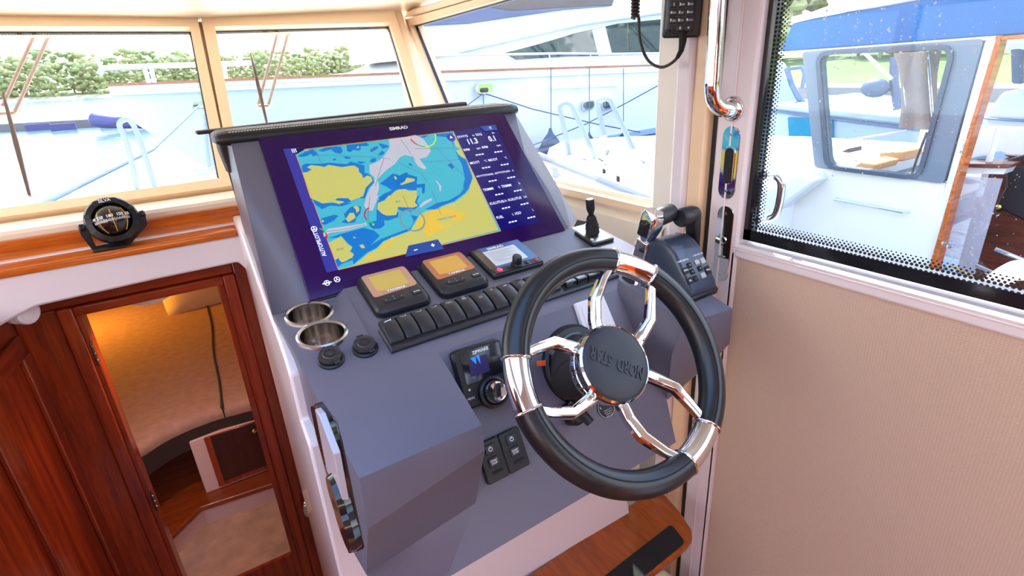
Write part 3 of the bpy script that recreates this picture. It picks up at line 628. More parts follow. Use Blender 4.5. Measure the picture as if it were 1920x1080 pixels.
cp = sp(844, 262); flat('north_button', [[(cp[0]+.011*cos(k*pi/8), cp[1]+.011*sin(k*pi/8)) for k in range(16)]], SG['bar'], z0+.0018, SCN)
flat('north_needle', [[(cp[0], cp[1]+.006), (cp[0]+.004, cp[1]-.002), (cp[0]-.004, cp[1]-.002)]], SG['white'], z0+.0022, SCN)
WH = SG['white']
def st(s, x, y, h, bold=.01, m=None, **k): return text(s, S, x, y, h, m or WH, SCN, z=z0+.0024, bold=bold, **k)
st('SIMRAD', .001, .349, .0085, .05, M['white_print'], sx=1.15)
mb = MB(S); c = V(sp(551, 287))
for r in range(3):
    for q in range(3):
        x, y = c.x+(q-1)*.0036, c.y+(r-1)*.0034; mb.quad((x-.0011, y-.0011, z0+.002), (x+.0011, y-.0011, z0+.002), (x+.0011, y+.0011, z0+.002), (x-.0011, y+.0011, z0+.002))
obj('menu_dots', mb, WH, SCN, ang=0)
st('AUTOPILOTTI', -.2445, .068, .0085, .02, rot=90, sx=.86)
def wheel_icon(x, y, r):
    global mb
    mb = MB(S); sline([(x+r*cos(i*pi/8), y+r*sin(i*pi/8)) for i in range(17)], r*.25, z0+.002)
    for a in (90, 210, 330): sline([(x, y), (x+r*cos(RAD(a)), y+r*sin(RAD(a)))], r*.3, z0+.002)
    return obj('wheel_icon', mb, WH, SCN, ang=0)
wheel_icon(-.2445, .132, .0055); wheel_icon(-.2384, .0135, .0055); wheel_icon(-.259, .0115, .0052)
mb = MB(S); sline([(-.268, .0115), (-.250, .0115)], .002, z0+.002); obj('icon_bar', mb, WH, SCN, ang=0)
mb = MB(S)
for k in range(3): sline([(.263, .316+k*.003), (.270, .316+k*.003)], .001, z0+.0024)
obj('menu_bars', mb, WH, SCN, ang=0)
st('+', -.023, .0365, .011, .06)
flat('minus_sign', [[(-.064, .0345), (-.056, .0345), (-.056, .0367), (-.064, .0367)]], WH, z0+.0026, SCN)
cA, cB = .166, .221
rows = [('SYVYYS', 'm', 'SOG', 'kn'), ('RPM', 'rpm', 'RPM', 'rpm'), ('MOOT', '°C', 'MOOT', '°C'), ('KÄYTTÖTUNN.', 'h', 'KÄYTTÖTUNN.', 'h'), ('TRIMMI', '%', 'TRIMMI', '%'), ('KULUTUS', 'L/h', 'KULUTUS', 'L/h'), ('FUEL', 'L', 'H2O', 'L')]
for i, (a, ua, b, ub) in enumerate(rows):
    y = .303-.0393*i; sh = -.002*i*0; h = .0072 if len(a) < 9 else .0052
    st(a, cA-.004, y, h, .01, sx=.92); st(ua, cA+.045, y, .0062, .0, align='RIGHT', sx=.9); st(b, cB-.006, y, h, .01, sx=.92); st(ub, cB+.050, y, .0062, .0, align='RIGHT', sx=.9)
    if i: 
        for c0 in (cA+.036, cB+.036):
            mb = MB(S)
            for k in range(3): sline([(c0-.014+k*.0085, y-.0185), (c0-.008+k*.0085, y-.0185)], .0034, z0+.0024)
            obj('dash_marks', mb, WH, SCN, ang=0)
st('11.3', cA+.047, .2855, .0165, .03, align='RIGHT', sx=.82); st('0.1', cB+.047, .2855, .0165, .03, align='RIGHT', sx=.82)
st('Järnö', *zz(*A3, [(400, 815)])[0], .005, .0, SG['tab']); st('Ekö', *zz(*A3, [(1285, 100)])[0], .005, .0, SG['tab']); st('Lappohja Lappvik', *zz(*A4, [(225, 605)])[0], .005, .0, SG['tab'])
# ---- cup holders
def cup(x, y, nm_label):
    c = CUPS[x]; t = thing('cup_holder', nm_label, 'cup holder', (c.x, c.y, c.z-.07), 'steel cup holders on the console shelf')
    F_ = Matrix.Translation(c) @ SHF.to_3x3().to_4x4(); mb = MB(F_); mb.lathe([(.0365, -.001), (.0372, .004), (.0405, .006), (.0437, .004), (.0445, .0)], 40, c0=False, c1=False); obj('rim', mb, M['steel'], t)
    mb = MB(F_); mb.lathe([(.0365, .0025), (.0362, -.03), (.036, -.062)], 40, c0=False, c1=False); mb.lathe([(.036, -.062), (.034, -.064)], 40, c0=False, c1=True); obj('cup', mb, M['cup_steel'], t); return c
c1 = cup(0, 0, 'farther steel cup holder, right below the screen corner'); c2 = cup(1, 0, 'nearer steel cup holder, by the two round sockets')
# ------------------------------------------------------------------ instruments on the dash
def loc2(Fm, x, y, z=0): return Fm @ V((x, y, z))
def gauge(cx, cy, label, tint):
    g = thing('engine_display', label, 'display', loc2(P2, cx, cy))
    w, h = .116, .128
    mb = MB(P2); mb.rbox(cx, cy, w, h, .018, 0, .006); obj('back_plate', mb, M['black'], g)
    mb = MB(P2); o1 = rrect(cx, cy, w-.004, h-.004, .017); o2 = rrect(cx, cy+.004, w-.026, h-.030, .012)
    mb.loft([[(*p, .004) for p in o1], [(*p, .011) for p in o1], [(*p, .017) for p in inset(o1, .007)], [(*p, .018) for p in o2], ]); obj('case', mb, M['charcoal'], g, ang=50)
    y0 = cy-.0125
    scr = rquad([(cx-.047, cy+.053), (cx+.047, cy+.053), (cx+.047, cy-.016), (cx-.047, cy-.022)], .008)
    gm = mat('copper tinted gauge glass', tint, .12, coat=.3)
    mb = MB(P2); mb.prism(scr, .017, .0192); obj('glass', mb, gm, g)
    mb = MB(P2); mb.prism(rrect(cx-.001, cy+.018, .068, .052, .001, 1), .0185, .0196); obj('lcd', mb, SG['amber'] if cx < -.1 else SG['amber2'], g)
    text('YANMAR', P2, cx+.002, cy-.0135, .0065, M['white_print'], g, align='CENTER', bold=.04, z=.0198, sx=1.1)
    mb = MB(P2); mb.rbox(cx-.014, cy-.038, .044, .014, .005, .016, .0205, .0015); pad = obj('arrow_pad', mb, M['black'], g)
    for dx, dy in ((-.016, 0), (.016, 0), (0, .004), (0, -.004)):
        mb = MB(P2); mb.poly([(cx-.014+dx+.0014*cos(k*2*pi/3+1.57), cy-.038+dy+.0014*sin(k*2*pi/3+1.57), .0207) for k in range(3)]); obj('arrow_mark', mb, M['white_print'], pad, ang=0)
    mb = MB(P2); mb.rbox(cx+.034, cy-.038, .021, .013, .004, .016, .0205, .0015); en = obj('enter_key', mb, M['black'], g)
    text('ENTER', P2, cx+.034, cy-.038, .0034, M['white_print'], en, align='CENTER', z=.0207, bold=.03)
    return g
g1 = gauge(-.153, -.063, 'copper-faced engine display nearest the cup holders', (.50, .26, .17))
mb = MB(P2)
for k in range(13):
    x = -.146+k*.0036; mb.quad((x, -.018, .0200), (x+.0016, -.018, .0200), (x+.0016+.008, -.045, .0200), (x+.008, -.045, .0200))
o_ = None
g2 = gauge(-.017, -.062, 'copper-faced engine display beside the autopilot control', (.42, .12, .04))
# autopilot control
ap = thing('autopilot_control', 'square blue autopilot control with a push knob and red key', 'autopilot', loc2(P2, .124, -.058))
mb = MB(P2); mb.rbox(.124, -.057, .134, .106, .004, 0, .010, .002); obj('case', mb, M['black'], ap)
mb = MB(P2); mb.rbox(.132, -.048, .116, .084, .003, .009, .0108); obj('blue_face', mb, mat('blue face', lin(14, 92, 160), .3, coat=.2), ap)
mb = MB(P2); mb.prism([(.062, -.008), (.078, -.008), (.084, -.018), (.079, -.088), (.062, -.088)], .010, .0112); obj('black_side', mb, M['black_gloss'], ap)
mb = MB(P2); mb.rbox(.124, -.052, .086, .058, .002, .0105, .0118); obj('lcd', mb, SG['lcd'], ap)
for k in range(7):
    mb = MB(P2); wln = (.07, .05, .066, .04, .062, .03, .05)[k]; mb.quad((.088, -.032-k*.006, .0122), (.088+wln, -.032-k*.006, .0122), (.088+wln, -.0333-k*.006, .0122), (.088, -.0333-k*.006, .0122)); obj('lcd_line', mb, mat('lcd ink', (.30, .32, .38), .6) if k == 0 else bpy.data.materials['lcd ink'], ap, ang=0)
text('SIMRAD', P2, .120, -.0165, .0085, M['white_print'], ap, align='CENTER', bold=.05, z=.0115, sx=1.1)
mb = MB(P2); mb.prism([(.064, -.089), (.190, -.089), (.190, -.106), (.066, -.106)], .0095, .0115); obj('key_strip', mb, M['charcoal'], ap)
KF = P2 @ Matrix.Translation((.1255, -.094, .010)); mb = MB(KF); mb.lathe([(.0125, 0), (.0125, .004), (.0105, .006), (.0105, .020), (.009, .0225), (.0, .023)], 24); obj('push_knob', mb, M['black'], ap, ang=40)
for x, m_, nm in ((.0795, M['red_btn'], 'red_key'), (.1045, M['charcoal'], 'key'), (.151, M['charcoal'], 'key'), (.177, mat('dull red key', (.35, .03, .05), .4), 'standby_key')):
    mb = MB(P2 @ Matrix.Translation((x, -.0965, .011))); mb.lathe([(.0065, 0), (.0065, .0015), (.005, .0025), (0, .0026)], 16); obj(nm, mb, m_, ap)
for x in (.0915, .164):
    mb = MB(P2); mb.box(x-.001, x+.001, -.102, -.091, .0115, .0122); obj('key_mark', mb, M['black'], ap)
# ---- switch row
SP_ = thing('switch_panel', 'long black frame holding the row of rocker switches', 'switch panel', loc2(P2, .047, -.216))
mb = MB(P2); o1 = [(-.2215, -.2165), (.318, -.2165), (.318, -.156), (-.2215, -.156)]
mb.prism(o1, 0, .008, .003); obj('frame', mb, M['charcoal'], SP_)
right = lambda k: -.19+.0306*k+.00013*k*k
icons = ['horn', 'wiper', 'wiper', 'wiper', 'blower', 'light', 'bars', 'anchor', 'pump', 'plain', 'plain', 'lamp']
ord_ = ['first', 'second', 'third', 'fourth', 'fifth', 'sixth', 'seventh', 'eighth', 'ninth', 'tenth', 'eleventh', 'twelfth']
iname = {'horn': 'a horn mark', 'wiper': 'a wiper mark', 'blower': 'a fan mark', 'light': 'a lamp mark', 'bars': 'two faint bars', 'anchor': 'an anchor mark', 'pump': 'a pump mark', 'plain': 'no clear mark', 'lamp': 'a lamp mark'}
mk = mat('pale switch marks', (.66, .68, .72), .5)
mkb = mat('white switch mark', (.75, .76, .78), .5)
for k in range(12):
    xr1 = right(k); xl1 = xr1-.0282; cx = (xl1+xr1)/2
    r = thing('rocker_switch', 'grey rocker switch, %s from the cup holder end of its row' % ord_[k], 'switch', loc2(P2, cx, -.175), 'grey rocker switches in the dash row')
    mb = MB(P2); prof = [(-.2045, .006), (-.2045, .0125), (-.200, .0165), (-.188, .0195), (-.172, .022), (-.160, .0215), (-.150, .0185), (-.146, .013), (-.146, .006)]
    rings = []
    for x, s_ in ((xl1, .93), (xl1+.002, 1), (xr1-.002, 1), (xr1, .93)): rings.append([(x, -.175+(y+.175)*s_, .006+(z-.006)*s_) for y, z in prof])
    mb.loft(rings); obj('rocker', mb, M['charcoal'], r, bevel=.0008)
    IM = P2 @ Matrix.Translation((cx, -.160, .0222)); mb = MB(IM); t = icons[k]
    def ln(a, b, w=.0007, mb=mb):
        a, b = V(a), V(b); d = (b-a).normalized(); n = V((-d.y, d.x))*w/2; mb.quad((*(a+n), 0), (*(b+n), 0), (*(b-n), 0), (*(a-n), 0))
    if t == 'horn': ln((-.007, -.001), (.004, .001), .0022); ln((.005, -.002), (.006, .003), .0016)
    elif t == 'wiper': 
        for i in range(6): ln((-.006+i*.0018, .002-.0024*sin(i*pi/6)), (-.006+(i+1)*.0018, .002-.0024*sin((i+1)*pi/6)), .0008)
        ln((.003, -.001), (.006, .003))
    elif t == 'blower':
        for s_ in (-1, 1):
            for i in range(8): ln((s_*.003+.0026*cos(i*pi/4), .0026*sin(i*pi/4)), (s_*.003+.0026*cos((i+1)*pi/4), .0026*sin((i+1)*pi/4)), .0006)
    elif t in ('light', 'lamp'): ln((-.004, -.002), (.004, -.002), .0024); ln((-.003, .002), (.003, .004)); ln((.003, .002), (-.003, .004))
    elif t == 'bars': ln((-.004, -.010), (.004, -.010)); ln((-.004, -.013), (.004, -.013))
    elif t == 'anchor': ln((0, -.002), (0, .003)); ln((-.003, -.001), (0, -.002)); ln((0, -.002), (.003, -.001)); ln((-.002, .002), (.002, .002))
    elif t == 'pump': ln((-.003, 0), (.003, 0), .002); ln((.003, .001), (.006, .001)); ln((-.006, -.001), (-.003, -.001))
    if mb.v: obj('switch_mark', mb, mkb if t == 'horn' else mk, r, ang=0)
for k in range(4):
    xl1 = .1745+k*.0312; cx = xl1+.0145
    r = thing('lit_switch', 'black square rocker with a pale window, %s from the wheel rim end' % ['nearest the grey rockers', 'second', 'third', 'last'][k] if k else 'black square rocker with a pale window, next to the grey rockers', 'switch', loc2(P2, cx, -.18), 'black rockers with pale windows')
    mb = MB(P2); mb.hexa([(xl1, -.208, .006), (xl1+.0285, -.208, .006), (xl1+.0285, -.150, .006), (xl1, -.150, .006)], [(xl1+.001, -.205, .020), (xl1+.0275, -.205, .020), (xl1+.0275, -.152, .012), (xl1+.001, -.152, .012)]); obj('body', mb, M['black_gloss'], r, bevel=.0015)
    mb = MB(P2); zt_ = lambda y: .020+(y+.205)/.053*(-.008)+.0004
    mb.poly([(xl1+.005, -.192, zt_(-.192)), (xl1+.0235, -.192, zt_(-.192)), (xl1+.0235, -.172, zt_(-.172)), (xl1+.005, -.172, zt_(-.172))]); obj('window', mb, SG['lcd'] if 0 else mat('pale blue switch window', lin(120, 150, 185), .25), r, ang=0)
    if k < 2:
        mb = MB(P2); mb.poly([(xl1+.004, -.166, zt_(-.166)), (xl1+.0245, -.166, zt_(-.166)), (xl1+.0245, -.158, zt_(-.158)), (xl1+.004, -.158, zt_(-.158))]); obj('red_lamp', mb, M['red_btn'], r, ang=0)
    text(['NAV', 'ANCHOR', 'DECK', 'SPOT'][k], P2, cx, -.199, .0032, M['white_print'], r, align='CENTER', z=.0196)
# ---- sockets
def socket(x, y, lab):
    q = on(P2, x, y); t = thing('power_socket', lab, 'socket', loc2(P2, *q), 'round capped sockets on the console'); F_ = P2 @ Matrix.Translation((*q, 0))
    mb = MB(F_); mb.lathe([(.0225, 0), (.0225, .003), (.020, .005), (.0, .005)], 28); obj('collar', mb, M['black'], t)
    mb = MB(F_ @ Matrix.Translation((0, .002, 0))); mb.lathe([(.0185, .005), (.0195, .008), (.0185, .0115), (.0125, .012), (.0115, .0135), (.0, .0138)], 28); cap = obj('cap', mb, M['charcoal'], t)
    mb = MB(F_); mb.box(-.006, .006, .019, .029, .0015, .007); obj('hinge', mb, M['black'], t, bevel=.001)
    mb = MB(F_); mb.box(.001, .011, -.0205, -.012, .006, .0105); obj('tab', mb, M['charcoal'], t, bevel=.0015)
    mb = MB(F_ @ Matrix.Translation((0, .002, .0139))); mb.lathe([(.0085, 0), (.0085, .0006), (.0072, .0006), (.0072, 0)], 20, c0=False, c1=False); obj('cap_ring', mb, M['black'], cap)
socket(621, 675, 'capped round socket nearer the console edge'); socket(685, 654, 'capped round socket with raised cap, left of the switch row')
# ---- joystick
jt = thing('thruster_joystick', 'black thruster joystick on a square chrome-edged plate', 'joystick', loc2(P2, .387, -.062))
Q = [(.3473, -.0314), (.4205, -.0223), (.4246, -.0992), (.3537, -.0973)]; jc = (.3875, -.0605)
mb = MB(P2); mb.rbox(jc[0], jc[1], .074, .070, .006, 0, .008, .002); obj('base_plate', mb, M['black_gloss'], jt)
mb = MB(P2); mb.rbox(jc[0], jc[1], .064, .060, .004, .008, .0092); obj('top_plate', mb, M['satin'], jt)
for dx, dy in ((.012, -.020), (.024, -.014), (-.024, -.018), (.024, .018)):
    mb = MB(P2 @ Matrix.Translation((jc[0]+dx, jc[1]+dy, .009))); mb.lathe([(.0045, 0), (.0045, .0012), (0, .0016)], 14); obj('button', mb, M['white_pl'], jt)
JF = Matrix.Translation(loc2(P2, jc[0]-.002, jc[1]+.004, .009)); JF = JF @ Matrix.Rotation(RAD(-6), 4, 'Y')
mb = MB(JF); mb.lathe([(.0165, 0), (.0175, .004), (.0165, .010), (.0175, .012), (.0155, .020), (.0165, .022), (.0135, .029), (.0145, .031), (.0115, .037), (.0125, .039), (.0095, .045), (.008, .047)], 24); obj('bellows', mb, M['rubber'], jt, ang=20)
mb = MB(JF); mb.lathe([(.0065, .046), (.0065, .052), (.0095, .060), (.0105, .064), (.0105, .084), (.0098, .087), (0, .0875)], 24); obj('stick', mb, M['black'], jt, ang=40)
mb = MB(JF); mb.lathe([(.0085, .0872), (.0085, .0885), (0, .0886)], 20); obj('stick_cap', mb, M['satin'], jt)
# ---- recess: trim control, engine panels, card, sticker, steering column
zt_c = thing('trim_controller', 'black trim tab controller with colour screen and chrome dial', 'controller', loc2(P3, -.078, -.07))
mb = MB(P3); mb.prism(rquad([(-.128, -.016), (-.024, -.020), (-.034, -.128), (-.134, -.126)], .012), 0, .012, .004); obj('case', mb, M['black'], zt_c)
mb = MB(P3); mb.prism(rquad([(-.114, -.024), (-.030, -.028), (-.038, -.085), (-.118, -.083)], .004), .0115, .0128); obj('screen_glass', mb, M['black_gloss'], zt_c)
flat3 = lambda name, pts, m, z: obj(name, (lambda mb: (mb.poly([(*p, z) for p in pts]), mb)[1])(MB(P3)), m, zt_c, ang=0)
flat3('screen_picture', [(-.100, -.040), (-.062, -.042), (-.066, -.074), (-.106, -.072)], glow('dim violet picture', lin(34, 26, 84), .5), .0131)
flat3('screen_ray', [(-.096, -.040), (-.085, -.040), (-.088, -.054)], glow('cyan ray', lin(20, 120, 230), .8), .0133); flat3('screen_ray', [(-.084, -.039), (-.077, -.039), (-.080, -.056)], bpy.data.materials['cyan ray'], .0133)
text('ZIPWAKE', P3, -.072, -.0325, .0058, M['white_print'], zt_c, align='CENTER', bold=.04, z=.0132)
KF = P3 @ Matrix.Translation((-.0735, -.112, .011)); mb = MB(KF); mb.lathe([(.030, 0), (.029, .008), (.024, .010)], 32, c1=False); mb.lathe([(.024, .010), (.02, .004)], 32, c0=False); obj('dial_ring', mb, M['black'], zt_c)
mb = MB(KF); mb.lathe([(.0215, .006), (.0215, .014), (.0195, .019), (.015, .0185), (.008, .016), (0, .0155)], 32); dl = obj('dial', mb, M['chrome'], zt_c, ang=50)
mb = MB(KF @ Matrix.Rotation(RAD(-15), 4, 'Z')); mb.rbox(.003, .002, .009, .024, .0044, .015, .022, .002); obj('dial_toggle', mb, M['black'], dl)
for x, y, s_ in ((-.116, -.092, 'o'), (-.036, -.089, 'o')):
    text(s_, P3, x, y, .006, M['white_print'], zt_c, align='CENTER', z=.0124, bold=.04)
text('MENU', P3, -.118, -.108, .004, M['white_print'], zt_c, align='CENTER', z=.0124); text('AUTO', P3, -.038, -.103, .004, M['white_print'], zt_c, align='CENTER', z=.0124)
def eng(cx, lab):
    e = thing('engine_start_panel', lab, 'start panel', loc2(P3, cx, -.225), 'twin engine start panels'); mb = MB(P3); mb.rbox(cx, -.2255, .0455, .074, .004, 0, .008, .0015); obj('case', mb, M['black'], e)
    for y, s_ in ((-.205, 'power'), (-.228, 'start')):
        mb = MB(P3); mb.rbox(cx, y, .021, .017, .002, .007, .0105, .001); b_ = obj('start_button' if s_ == 'start' else 'power_button', mb, M['charcoal'], e)
        if s_ == 'start': text('START', P3, cx, y+.002, .0036, M['white_print'], b_, align='CENTER', z=.0107, bold=.04); text('STOP', P3, cx, y-.0028, .0036, M['white_print'], b_, align='CENTER', z=.0107, bold=.04)
        else:
            mb = MB(P3); 
            for i in range(14):
                a0, a1 = RAD(110+i*320/14), RAD(110+(i+1)*320/14); mb.quad(*[(cx+r_*cos(a), y+r_*sin(a), .0107) for r_, a in ((.0042, a0), (.0042, a1), (.0028, a1), (.0028, a0))])
            mb.quad((cx-.0008, y+.001, .0107), (cx+.0008, y+.001, .0107), (cx+.0008, y+.0052, .0107), (cx-.0008, y+.0052, .0107)); obj('power_mark', mb, M['white_print'], b_, ang=0)
    mb = MB(P3); mb.rbox(cx+.002, -.2465, .021, .0055, .001, .0075, .0088); obj('slot', mb, M['rubber'], e)
eng(-.1115, 'engine start panel tucked against the knee block'); eng(-.0655, 'engine start panel on the wheel side')
cdp = thing('blank_cover', 'white blank cover plate behind the wheel spoke', 'cover plate', loc2(P3, .205, -.045)); mb = MB(P3); mb.prism(rquad([(.172, -.008), (.250, -.010), (.256, -.088), (.170, -.086)], .004), 0, .009, .002); obj('plate', mb, M['white_pl'], cdp); 
mb = MB(P3); mb.prism([(.182, -.018), (.240, -.019), (.244, -.078), (.180, -.077)], .009, .0104); obj('raised_panel', mb, M['white_pl'], cdp, bevel=.002)
stk = thing('round_sticker', 'round black warning sticker below the steering hub', 'sticker', loc2(P3, .166, -.232)); mb = MB(P3 @ Matrix.Translation((.166, -.2325, .0016))); mb.lathe([(.022, 0), (.022, .0004), (0, .0004)], 36); obj('disc', mb, M['black'], stk, ang=0)
mb = MB(P3 @ Matrix.Translation((.166, -.2325, .0021))); 
for i in range(36): 
    a0, a1 = 2*pi*i/36, 2*pi*(i+1)/36; mb.quad(*[(r_*cos(a), r_*sin(a), 0) for r_, a in ((.021, a0), (.021, a1), (.0203, a1), (.0203, a0))])
obj('ring_print', mb, M['white_print'], stk, ang=0)
for k, s_ in enumerate(('STEERING LOCK', 'READ MANUAL', 'BEFORE USE', 'KEEP CLEAR')): text(s_, P3, .168, -.238-.0042*k, .0022, M['white_print'], stk, align='CENTER', z=.0022, rot=0)
text('L', P3, .152, -.2285, .005, M['white_print'], stk, align='CENTER', z=.0022, bold=.04)
# ------------------------------------------------------------------ steering wheel
wa, wb_ = RAD(37.89), RAD(-.93)
WC = EYE+ray(1163.2, 684.4)*.8115; wn_ = V((sin(wb_)*cos(wa), -cos(wb_)*cos(wa), sin(wa))); wx = V((cos(wb_), sin(wb_), 0)); WF = frame(WC, wx, wn_.cross(wx))
SW = thing('steering_wheel', 'black leather steering wheel with three pairs of chrome spokes', 'steering wheel', WF @ V((0, 0, -.12)))
RC, RT = .1695, .0205
CEN = [RAD(171.5), RAD(55.5), RAD(-64.5)]; HWD = RAD(12)
def rim_arc(a0, a1, r, m, name, n=40, R=RC):
    mb = MB(WF); mb.tube([(R*cos(a0+(a1-a0)*i/n), R*sin(a0+(a1-a0)*i/n), 0) for i in range(n+1)], r, 16, flat=(0, 0, 1)); return obj(name, mb, m, SW, ang=60)
for i in range(3):
    a0 = CEN[i]+HWD; a1 = CEN[(i-1) % 3]-HWD
    while a1 < a0: a1 += 2*pi
    rm = rim_arc(a0, a1, RT, M['wheel_leather'], 'rim_grip')
    mb = MB(WF); n = 40
    for dr in (-.0008,):
        mb.tube([((RC-.004)*cos(a0+(a1-a0)*i_/n), (RC-.004)*sin(a0+(a1-a0)*i_/n), RT*.985) for i_ in range(n+1)], .0011, 6)
    obj('seam', mb, M['rubber'], rm)
    rim_arc(CEN[i]-HWD-.012, CEN[i]+HWD+.012, .0190, M['chrome'], 'rim_segment', 14)
    for s_ in (-1, 1):
        mb = MB(WF); a = CEN[i]+s_*(HWD+.010); mb.tube([(RC*cos(a-s_*.018), RC*sin(a-s_*.018), 0), (RC*cos(a+s_*.006), RC*sin(a+s_*.006), 0)], [.0222, .0222], 18, flat=(0, 0, 1)); obj('rim_collar', mb, M['chrome'], SW, bevel=.002)
    for s_ in (-1, 1):
        pt_ = lambda r, da, z: V((r*cos(CEN[i]+s_*RAD(da)), r*sin(CEN[i]+s_*RAD(da)), z))
        pth = [pt_(.046, 40, -.020), pt_(.078, 33, -.018), pt_(.108, 28.5, -.010), pt_(.140, 19, -.004), pt_(.168, 12.5, .004)]
        mb = MB(WF); rings = []
        wdt = [.020, .019, .018, .015, .013]; thk = [.014, .015, .017, .014, .016]
        for k in range(5):
            p_, q_ = pth[max(k-1, 0)], pth[min(k+1, 4)]; d = (q_-p_).normalized(); sd_ = d.cross(V((0, 0, 1))).normalized(); up_ = sd_.cross(d)
            w_, t_ = wdt[k]/2, thk[k]/2
            rings.append([pth[k]+sd_*w_+up_*-t_, pth[k]+sd_*w_+up_*t_*.5, pth[k]+sd_*w_*.55+up_*t_, pth[k]-sd_*w_*.55+up_*t_, pth[k]-sd_*w_+up_*t_*.5, pth[k]-sd_*w_+up_*-t_])
        mb.loft(rings); obj('spoke', mb, M['chrome'], SW, bevel=.0012, ang=28)
HX = WF @ Matrix.Translation((-.006, .005, 0))
mb = MB(HX); mb.lathe([(.040, -.055), (.052, -.050), (.056, -.040), (.056, -.034), (.0585, -.032), (.0585, -.024), (.0565, -.022), (.0605, -.018), (.0615, -.008), (.0605, -.002), (.0575, .001), (.0565, .000)], 56, c1=False); hub = obj('hub', mb, M['chrome'], SW, ang=30)
mb = MB(HX); mb.lathe([(.0568, -.003), (.0562, .0005), (.052, .0026), (.03, .0034), (.0, .0036)], 56, c0=False); cap = obj('hub_cap', mb, mat('soft slate hub cover', (.030, .033, .042), .48, bump=.1, bscale=900), SW, ang=60)
for s_, rx in (('NORD  STAR', 0),): text(s_, HX, .0, .0, .0195, mat('raised hub letters', (.026, .029, .037), .42), cap, rot=180-39, align='CENTER', bold=.035, z=.0036, ext=.0012, sx=.60)
mb = MB(HX); mb.lathe([(.030, -.16), (.034, -.11), (.038, -.06), (.038, -.05)], 32); obj('shaft_boot', mb, M['rubber'], SW)
# steering column housing with its tilt lever and orange sticker
SCL = thing('steering_column', 'black steering column housing with a round flange, tilt lever and orange tag', 'steering column', loc2(P3, .05, -.13))
cc = on(P3, 1062, 712); CFm = P3 @ Matrix.Translation((cc[0]+.035, cc[1]+.022, 0))
mb = MB(CFm); mb.lathe([(.082, 0), (.080, .008), (.074, .012), (.0, .012)], 44); obj('flange', mb, M['black'], SCL)
mb = MB(CFm); mb.tube([(.060*cos(RAD(a)), .060*sin(RAD(a)), .015) for a in range(70, 250, 10)], .0035, 8); obj('flange_ring', mb, mat('grey ring', (.16, .16, .19), .4), SCL)
p0 = CFm @ V((0, 0, .01)); p1 = HX @ V((0, 0, -.13)); mb = MB(); mb.tube([p0, p0.lerp(p1, .5), p1], [.056, .048, .036], 24); obj('boot', mb, M['rubber'], SCL)
mb = MB(CFm); a = [arc((0, 0), .073, 118, 160, 6, .0135)[k] for k in range(7)]; 
mb2 = MB(CFm); mb2.loft([[(r_*cos(RAD(t_)), r_*sin(RAD(t_)), .0135) for r_ in (.064, .076)] for t_ in range(112, 152, 5)], False, False, False); obj('grey_label', mb2, mat('grey label', (.10, .10, .12), .5), SCL, ang=0)
for k in range(3): text('TILT LOCK RELEASE LEVER'[:14+k*3], CFm, -.048, .052-.005*k+.0, .0026, mat('label print', (.5, .5, .52), .5) if k == 0 else bpy.data.materials['label print'], SCL, rot=42, align='CENTER', z=.0139)
q_ = [on(CFm, x, y) for x, y in ((1000, 678), (1016, 676.5), (1016, 687), (1000, 688))]; mb = MB(CFm); mb.prism(q_, .012, .0142); obj('orange_tag', mb, M['orange'], SCL)
q0 = on(P3, 1060, 792); mb = MB(P3); mb.rbox(q0[0]+.015, q0[1]+.012, .032, .045, .012, 0, .03, .006); obj('tilt_lever', mb, M['black'], SCL)
mb = MB(HX); mb.tube([(-.075, -.035, -.05), (-.062, -.046, -.048), (-.056, -.068, -.04)], [.010, .009, .007], 10); obj('lever_tip', mb, M['charcoal'], SCL)
# ------------------------------------------------------------------ twin engine control levers
TH = thing('throttle_control', 'twin engine control with chrome port lever, black starboard lever and keypad', 'throttle', loc2(P2, .435, -.25))
blue_dk = mat('dark blue-grey control housing', (.030, .042, .075), .30, coat=.2)
TX, TY = .4365, -.253
TF = P2 @ Matrix.Translation((TX, TY, 0))
prof = [(-.092, 0), (-.094, .016), (-.088, .026), (-.030, .078), (-.014, .086), (.008, .088), (.030, .080), (.046, .060), (.054, .030), (.056, 0)]
mb = MB(TF); mb.loft([[(x, y*s_, z*s_) for y, z in prof] for x, s_ in ((-.044, .9), (-.040, 1), (.040, 1), (.044, .9))]); obj('housing', mb, blue_dk, TH, bevel=.004, ang=50)
mb = MB(TF); mb.rbox(0, -.018, .098, .158, .008, -.001, .012, .003); obj('skirt', mb, M['black'], TH)
pa, pb = V((0, -.088, .026)), V((0, -.030, .078)); kd = (pb-pa).normalized(); KP = TF @ frame((0, pa.y, pa.z), (1, 0, 0), kd)
wk_ = mat('pale key', lin(176, 178, 176), .35)  # paler keycaps among the black ones
def key(x, y, w, h, m_, s_, lit=False):
    mb = MB(KP); mb.rbox(x, y, w, h, .0012, 0, .0022, .0008); b_ = obj('key', mb, m_, TH)
    if s_: text(s_, KP, x, y, .0036, M['white_print'], b_, align='CENTER', z=.0026, bold=.03)
bk = M['rubber']
for x, y, w, h, m_, s_ in ((-.034, .040, .0155, .014, bk, 'SYNC'), (-.034, .018, .0155, .014, bk, 'SEL'), (-.016, .047, .012, .011, bk, '+'), (-.016, .033, .012, .011, bk, '>'), (-.016, .018, .012, .013, bk, '-'), (.010, .048, .0145, .010, wk_, '+'), (.010, .034, .012, .011, bk, '>'), (.010, .019, .0145, .011, wk_, '-'), (.028, .047, .0145, .012, wk_, ''), (.030, .026, .015, .016, bk, 'TROL')): key(x, y, w, h, m_, s_)
text('• PORT NEUTRAL', KP, -.028, .060, .0034, M['white_print'], TH, align='CENTER', z=.0006, bold=.02); text('• STBD NEUTRAL', KP, .022, .062, .0034, M['white_print'], TH, align='CENTER', z=.0006, bold=.02)
